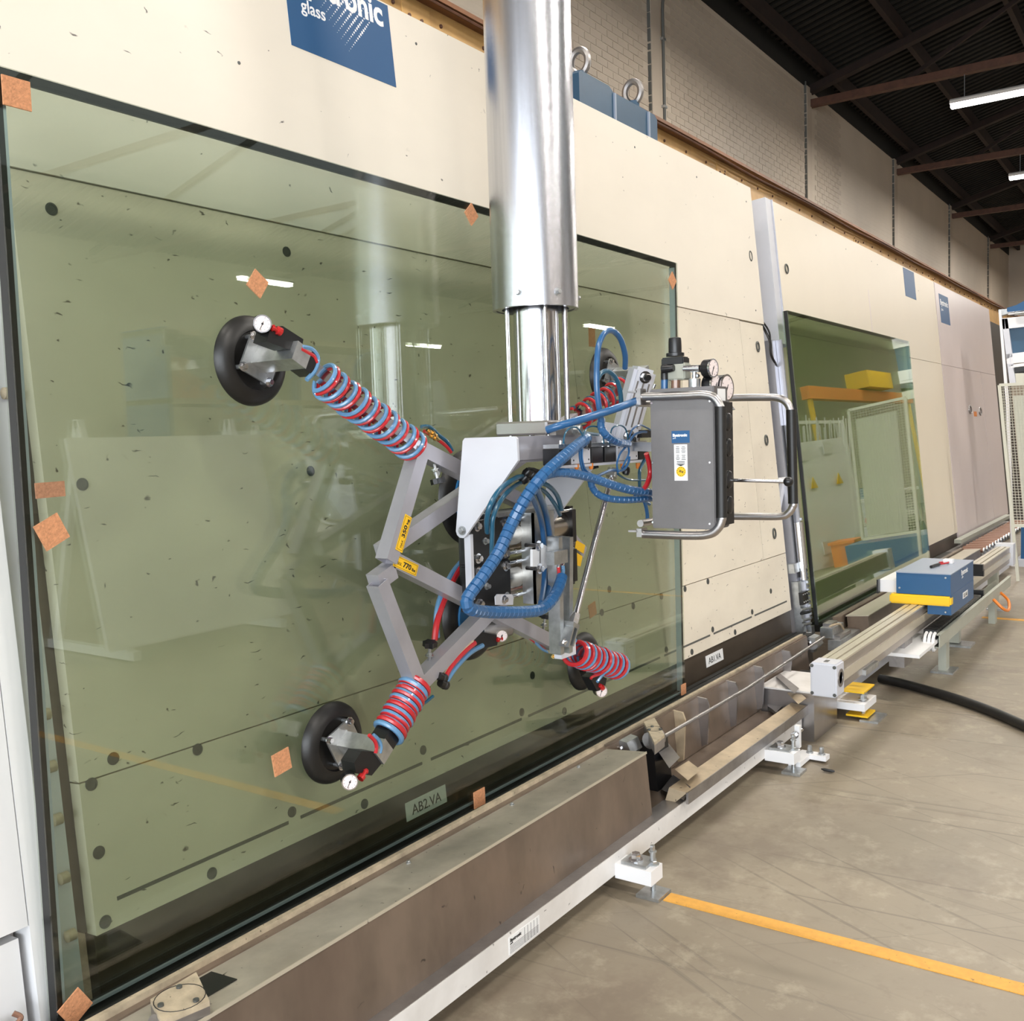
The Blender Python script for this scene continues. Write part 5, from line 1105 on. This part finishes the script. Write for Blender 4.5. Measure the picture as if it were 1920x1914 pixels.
# handles
def handle(X_, pts, g0, g1, r=.0135):
    P3 = [aX(x,y,X_) for x, y in pts]; bm = nb(); hose(bm, P3, r, 14, 10); h_ = put('handle_bar', bm, 'steel', vl, smooth=True)
    a, b = aX(*g0,X_), aX(*g1,X_); bm = nb(); cyl(bm, a, b, r*1.28, 18); put('rubber_grip', bm, 'rubber', h_, smooth=True); return h_
handle(XB-.012, [(1197,744),(1240,743),(1290,741),(1318,740),(1338,745),(1350,762),(1352,785),(1354,950),(1353,975),(1345,992),(1328,1002),(1290,1004),(1205,1001)], (1351,762), (1353,970))
handle(3.60, [(1300,748),(1365,746),(1430,745),(1458,746),(1474,754),(1482,770),(1485,800),(1488,930),(1486,950),(1478,962),(1462,968),(1400,968),(1300,968)], (1483,768), (1487,944), .0140)
bm = nb(); cyl(bm, (XB-.012,1.50,1.75), (3.60,1.50,1.75), .012, 12); put('rear_tube', bm, 'steel', vl, smooth=True)
bm = nb(); cyl(bm, (XB-.012,1.50,1.36), (3.60,1.50,1.36), .012, 12); put('rear_tube', bm, 'steel', vl, smooth=True)
for q0, q1 in (((1197,729),(1206,759)),((1198,990),(1208,1006))):
    a, b = aX(*q0,XB-.012), aX(*q1,XB-.012); bm = nb(); box(bm, XB-.03, XB+.01, b.y, a.y, b.z, a.z); put('weld_plate', bm, 'steel', vl)
    bm = nb(); box(bm, XB-.03, XB+.01, a.y-.003, a.y+.03, a.z-.012, a.z-.006); put('tab', bm, 'steel', vl)
bm = nb(); bar(bm, (2.99,1.45,1.605), (2.99,1.75,1.615), .03, .03); put('arm_link', bm, 'steel', vl)
# lever with ball
a = aX(1366,900,XB+.07); b = aX(1478,903,XB+.07)
bm = nb(); cyl(bm, a, b, .0055, 12); lv = put('lever_rod', bm, 'chrome', vl, smooth=True)
bm = nb(); bmesh.ops.create_uvsphere(bm, u_segments=20, v_segments=12, radius=.0150, matrix=Matrix.Translation(b)); put('lever_ball', bm, 'black', lv, smooth=True)
bm = nb(); lathe(bm, a+Vector((0,.03,0)), (0,-1,0), [(0,.022),(.012,.022),(.014,.016),(.02,.02),(.026,.014),(.032,.017),(.040,.009)], 18); put('lever_boot', bm, 'rubber', lv, smooth=True)
# regulator and gauges on top
XR_ = XB+.04
def cylx(nm, q0, q1, r, m_, par=vl, X_=XR_, prof=None):
    a, b = aX(*q0,X_), aX(*q1,X_); bm = nb(); cyl(bm, a, b, r, 20); return put(nm, bm, m_, par, smooth=True)
def bxx(nm, x0,y0,x1,y1, m_, X_=XR_, t=.05, bev=.004):
    a, b = aX(x0,y0,X_), aX(x1,y1,X_); bm = nb(); box(bm, X_, X_+t, b.y, a.y, b.z, a.z); bmesh.ops.bevel(bm, geom=bm.edges[:], offset=bev, segments=2, affect='EDGES'); return put(nm, bm, m_, vl)
kc = aX(1266,668,XR_+.02)
bm = nb(); lathe(bm, kc, (0,0,1), [(0,.029),(.010,.029),(.012,.021),(.03,.021),(.05,.0205),(.058,.0195),(.060,.014)], 28); put('regulator_knob', bm, 'black', vl, smooth=True)
bxx('regulator_cap', 1239, 671, 1281, 684, 'black'); bxx('regulator_body', 1244, 682, 1284, 711, 'greengrey')
cylx('filter_bowl', (1267,711), (1267,732), .022, 'clear'); cylx('bowl_liner', (1267,713), (1267,731), .015, 'copper')
cylx('inlet_hose', (1246,708), (1246,734), .0115, 'blue'); a = aX(1246,692,XR_-.01)
bm = nb(); lathe(bm, aX(1246,712,XR_-.002), (0,0,1), [(0,.012),(.02,.012),(.03,.010)], 14); lathe(bm, aX(1242,692,XR_-.01), (0,-1,.05), [(0,.014),(.025,.014),(.04,.011)], 14); put('elbow_fitting', bm, 'black', vl, smooth=True)
cylx('pipe_nipple', (1282,691), (1312,690), .0095, 'chrome'); bxx('tee_fitting', 1293, 685, 1310, 697, 'galv', t=.022, bev=.002)
cylx('pipe_riser', (1302,697), (1302,712), .007, 'chrome'); bxx('hex_nut', 1296, 701, 1308, 708, 'galv', t=.02, bev=.003); cylx('valve_base', (1302,710), (1302,729), .019, 'galv')
cylx('hose_stub', (1225,728), (1228,720), .005, 'chrome')
gauge(aX(1337,690,XR_+.02), (-.15,-1,0), .0285, .032, vl); 
gauge(aX(1342,722,XR_+.05), (-.1,-1,0), .034, .035, vl); gauge(aX(1363,727,XR_+.10), (-.1,-1,0), .042, .035, vl)
# ================================================================== ACROSS THE AISLE (seen only as reflections in the glass)
t = thing('notice_board', 'tall pale board with yellow warning triangles reflected in the far glass', 'board', (15.6, -.6, 0))
a, b = Vector((14.9,-.85,0)), Vector((16.6,-.35,0)); hgt = Vector((.3,-.25,2.0))
bm = nb(); prism(bm, [a, b, b+hgt, a+hgt], (.02,-.05,0)); bo = put('board', bm, 'white', t)
for i, (u, v) in enumerate(((.35,.62),(.75,.62))):
    c = a.lerp(b, u)+hgt*v+Vector((-.01,.02,0)); e = (b-a).normalized()*.09; bm = nb(); prism(bm, [c-e, c+e, c+Vector((0,0,.18))], (-.004,.012,0)); put('warning_triangle', bm, 'yellow', bo)
for i, (u, v) in enumerate(((.3,.85),(.7,.88),(.3,.1),(.8,.1))):
    c = a.lerp(b, u)+hgt*v+Vector((-.01,.02,0)); e = (b-a).normalized()*.12; bm = nb(); prism(bm, [c-e, c+e, c+e+Vector((0,0,.2)), c-e+Vector((0,0,.2))], (-.003,.01,0)); put('notice_sheet', bm, 'paper', bo)
bm = nb(); box(bm, 15.1,15.6,-.55,-.2,0,.34); box(bm, 15.07,15.63,-.58,-.17,.34,.38); tag(put('storage_bin', bm, 'orange'), 'orange storage bin reflected low in the far glass', 'bin')
t = thing('waste_container', 'dark container with a red round lid reflected in the far glass', 'container', (15.1, .12, 0))
bm = nb(); box(bm, 14.95,15.35,.0,.3,0,.55); put('body', bm, 'steeldull', t); bm = nb(); box(bm, 14.94,14.95,.05,.25,.08,.28); put('label', bm, 'paper', t)
bm = nb(); lathe(bm, (15.15,.15,.62), (-1,0,0), [(-.05,.12),(.05,.12)], 20); put('lid', bm, 'redpart', t, smooth=True)
t = thing('air_compressor', 'green wheeled air compressor with an orange motor reflected in the far glass', 'compressor', (16.8, .1, 0))
bm = nb(); lathe(bm, (16.3,.1,.42), (1,0,0), [(0,.1),(.06,.2),(1.0,.2),(1.06,.1)], 20); put('tank', bm, 'greengrey', t, smooth=True)
bm = nb(); lathe(bm, (16.6,.1,.75), (0,1,0), [(-.1,.12),(.1,.12)], 16); put('motor', bm, 'orange', t, smooth=True)
for x in (16.4, 17.2):
    bm = nb(); lathe(bm, (x,.32,.2), (0,1,0), [(-.03,.15),(-.02,.2),(.02,.2),(.03,.15)], 20); put('wheel', bm, 'rubber', t, smooth=True)
bm = nb(); sweep(bm, [(16.2,.1,.5),(15.95,.1,.85),(16.0,.1,.95)], .02, 8); put('push_handle', bm, 'greengrey', t, smooth=True)
t = thing('work_bench', 'white work bench reflected in the far glass behind the compressor', 'bench', (19.5, -.9, 0))
bm = nb(); box(bm, 17.8,21.5,-1.4,-.6,.84,.9); put('bench_top', bm, 'white', t)
bm = nb(); box(bm, 17.9,21.4,-1.35,-.65,.1,.84); put('cabinet', bm, 'lightgrey', t)
bm = nb(); box(bm, 18.4,19.4,-1.1,-.75,.902,1.08); tag(put('power_tool_case', bm, 'bluebox'), 'blue tool case on the reflected work bench', 'case')
t = thing('rod_rack', 'rack of many upright pale rods reflected in the far glass', 'rack', (20, -2.6, 0))
for i in range(40):
    x = 17.5+i*.16; bm = nb(); cyl(bm, (x,-2.6,.9), (x+random.uniform(-.2,.2),-2.4,2.7+random.uniform(-.2,.1)), .014, 6); put('rod', bm, 'paper', t)
bm = nb(); box(bm, 17.3,24.2,-2.75,-2.65,2.65,2.72); box(bm, 17.3,24.2,-2.75,-2.65,.8,.87); box(bm, 17.3,17.4,-2.8,-2.6,0,2.72); box(bm, 24.1,24.2,-2.8,-2.6,0,2.72); put('rack_frame', bm, 'white', t)
t = thing('overhead_hoist', 'yellow and orange overhead hoist beam reflected high in the far glass', 'hoist', (27, -3, 3.2))
bm = nb(); box(bm, 23,33,-3.1,-2.9,3.3,3.6); put('hoist_beam', bm, 'orange', t); bm = nb(); box(bm, 27.5,30,-3.3,-2.7,3.65,4.1); put('hoist_motor', bm, 'yellow', t)
bm = nb(); box(bm, 23.2,23.3,-3.05,-2.95,0,3.3); box(bm, 32.7,32.8,-3.05,-2.95,0,3.3); put('hoist_leg', bm, 'yellow', t)
# opposite the large glass
def aframe(x, y, lab, mt):
    t = thing('sheet_rack', lab, 'rack', (x, y, 0))
    for dx in (0, 1.5):
        bm = nb(); bar(bm, (x+dx,y-.5,.05), (x+dx,y,1.9), .06, .06); bar(bm, (x+dx,y+.5,.05), (x+dx,y,1.9), .06, .06); bar(bm, (x+dx,y-.6,.05), (x+dx,y+.6,.05), .07, .07); put('rack_end', bm, 'white', t)
    bm = nb(); prism(bm, [(x-.2,y+.5,.1),(x+1.7,y+.5,.1),(x+1.7,y+.1,1.75),(x-.2,y+.1,1.75)], (0,.04,.01)); put('leaning_sheet', bm, mt, t)
aframe(4.6, -3.2, 'white sheet rack with pale sheets reflected in the large glass', 'paper'); aframe(8.4, -5.5, 'white sheet rack with greenish sheets reflected in the large glass', 'mesh')
t = thing('trestle_table', 'folding trestle table reflected faintly in the large glass', 'table', (6.9, -3.4, 0))
bm = nb(); box(bm, 6.6,8.0,-3.8,-3.0,.74,.78); put('table_top', bm, 'paper', t)
for x in (6.75, 7.85):
    bm = nb(); bar(bm, (x,-3.75,0), (x,-3.3,.74), .03, .03); bar(bm, (x,-3.05,0), (x,-3.5,.74), .03, .03); put('leg', bm, 'lightgrey', t)
t = thing('storage_shelf', 'high storage shelf with boxes reflected in the large glass', 'shelf', (11, -8.5, 0))
for x in (9, 11.5, 14):
    bm = nb(); box(bm, x,x+.08,-9,-8,0,3.4); put('upright', bm, 'bluebox', t)
for z in (.3, 1.3, 2.3, 3.3):
    bm = nb(); box(bm, 9,14.08,-9,-8,z,z+.08); put('shelf_board', bm, 'tan', t)
for i in range(11):
    x = 9.2+(i%4)*1.15; z = .38+(i//4)*1.0; h_ = random.uniform(.35,.75); m_ = ('cork','paper','mesh','yellow')[i%4]
    bm = nb(); box(bm, x,x+.8,-8.8,-8.15,z,z+h_); tag(put('storage_box', bm, m_), 'box on the %s level of the reflected shelf, %s from its left end' % (('lowest','second','third')[i//4], ('first','second','third','fourth')[i%4]), 'box', 'boxes on the reflected shelf')
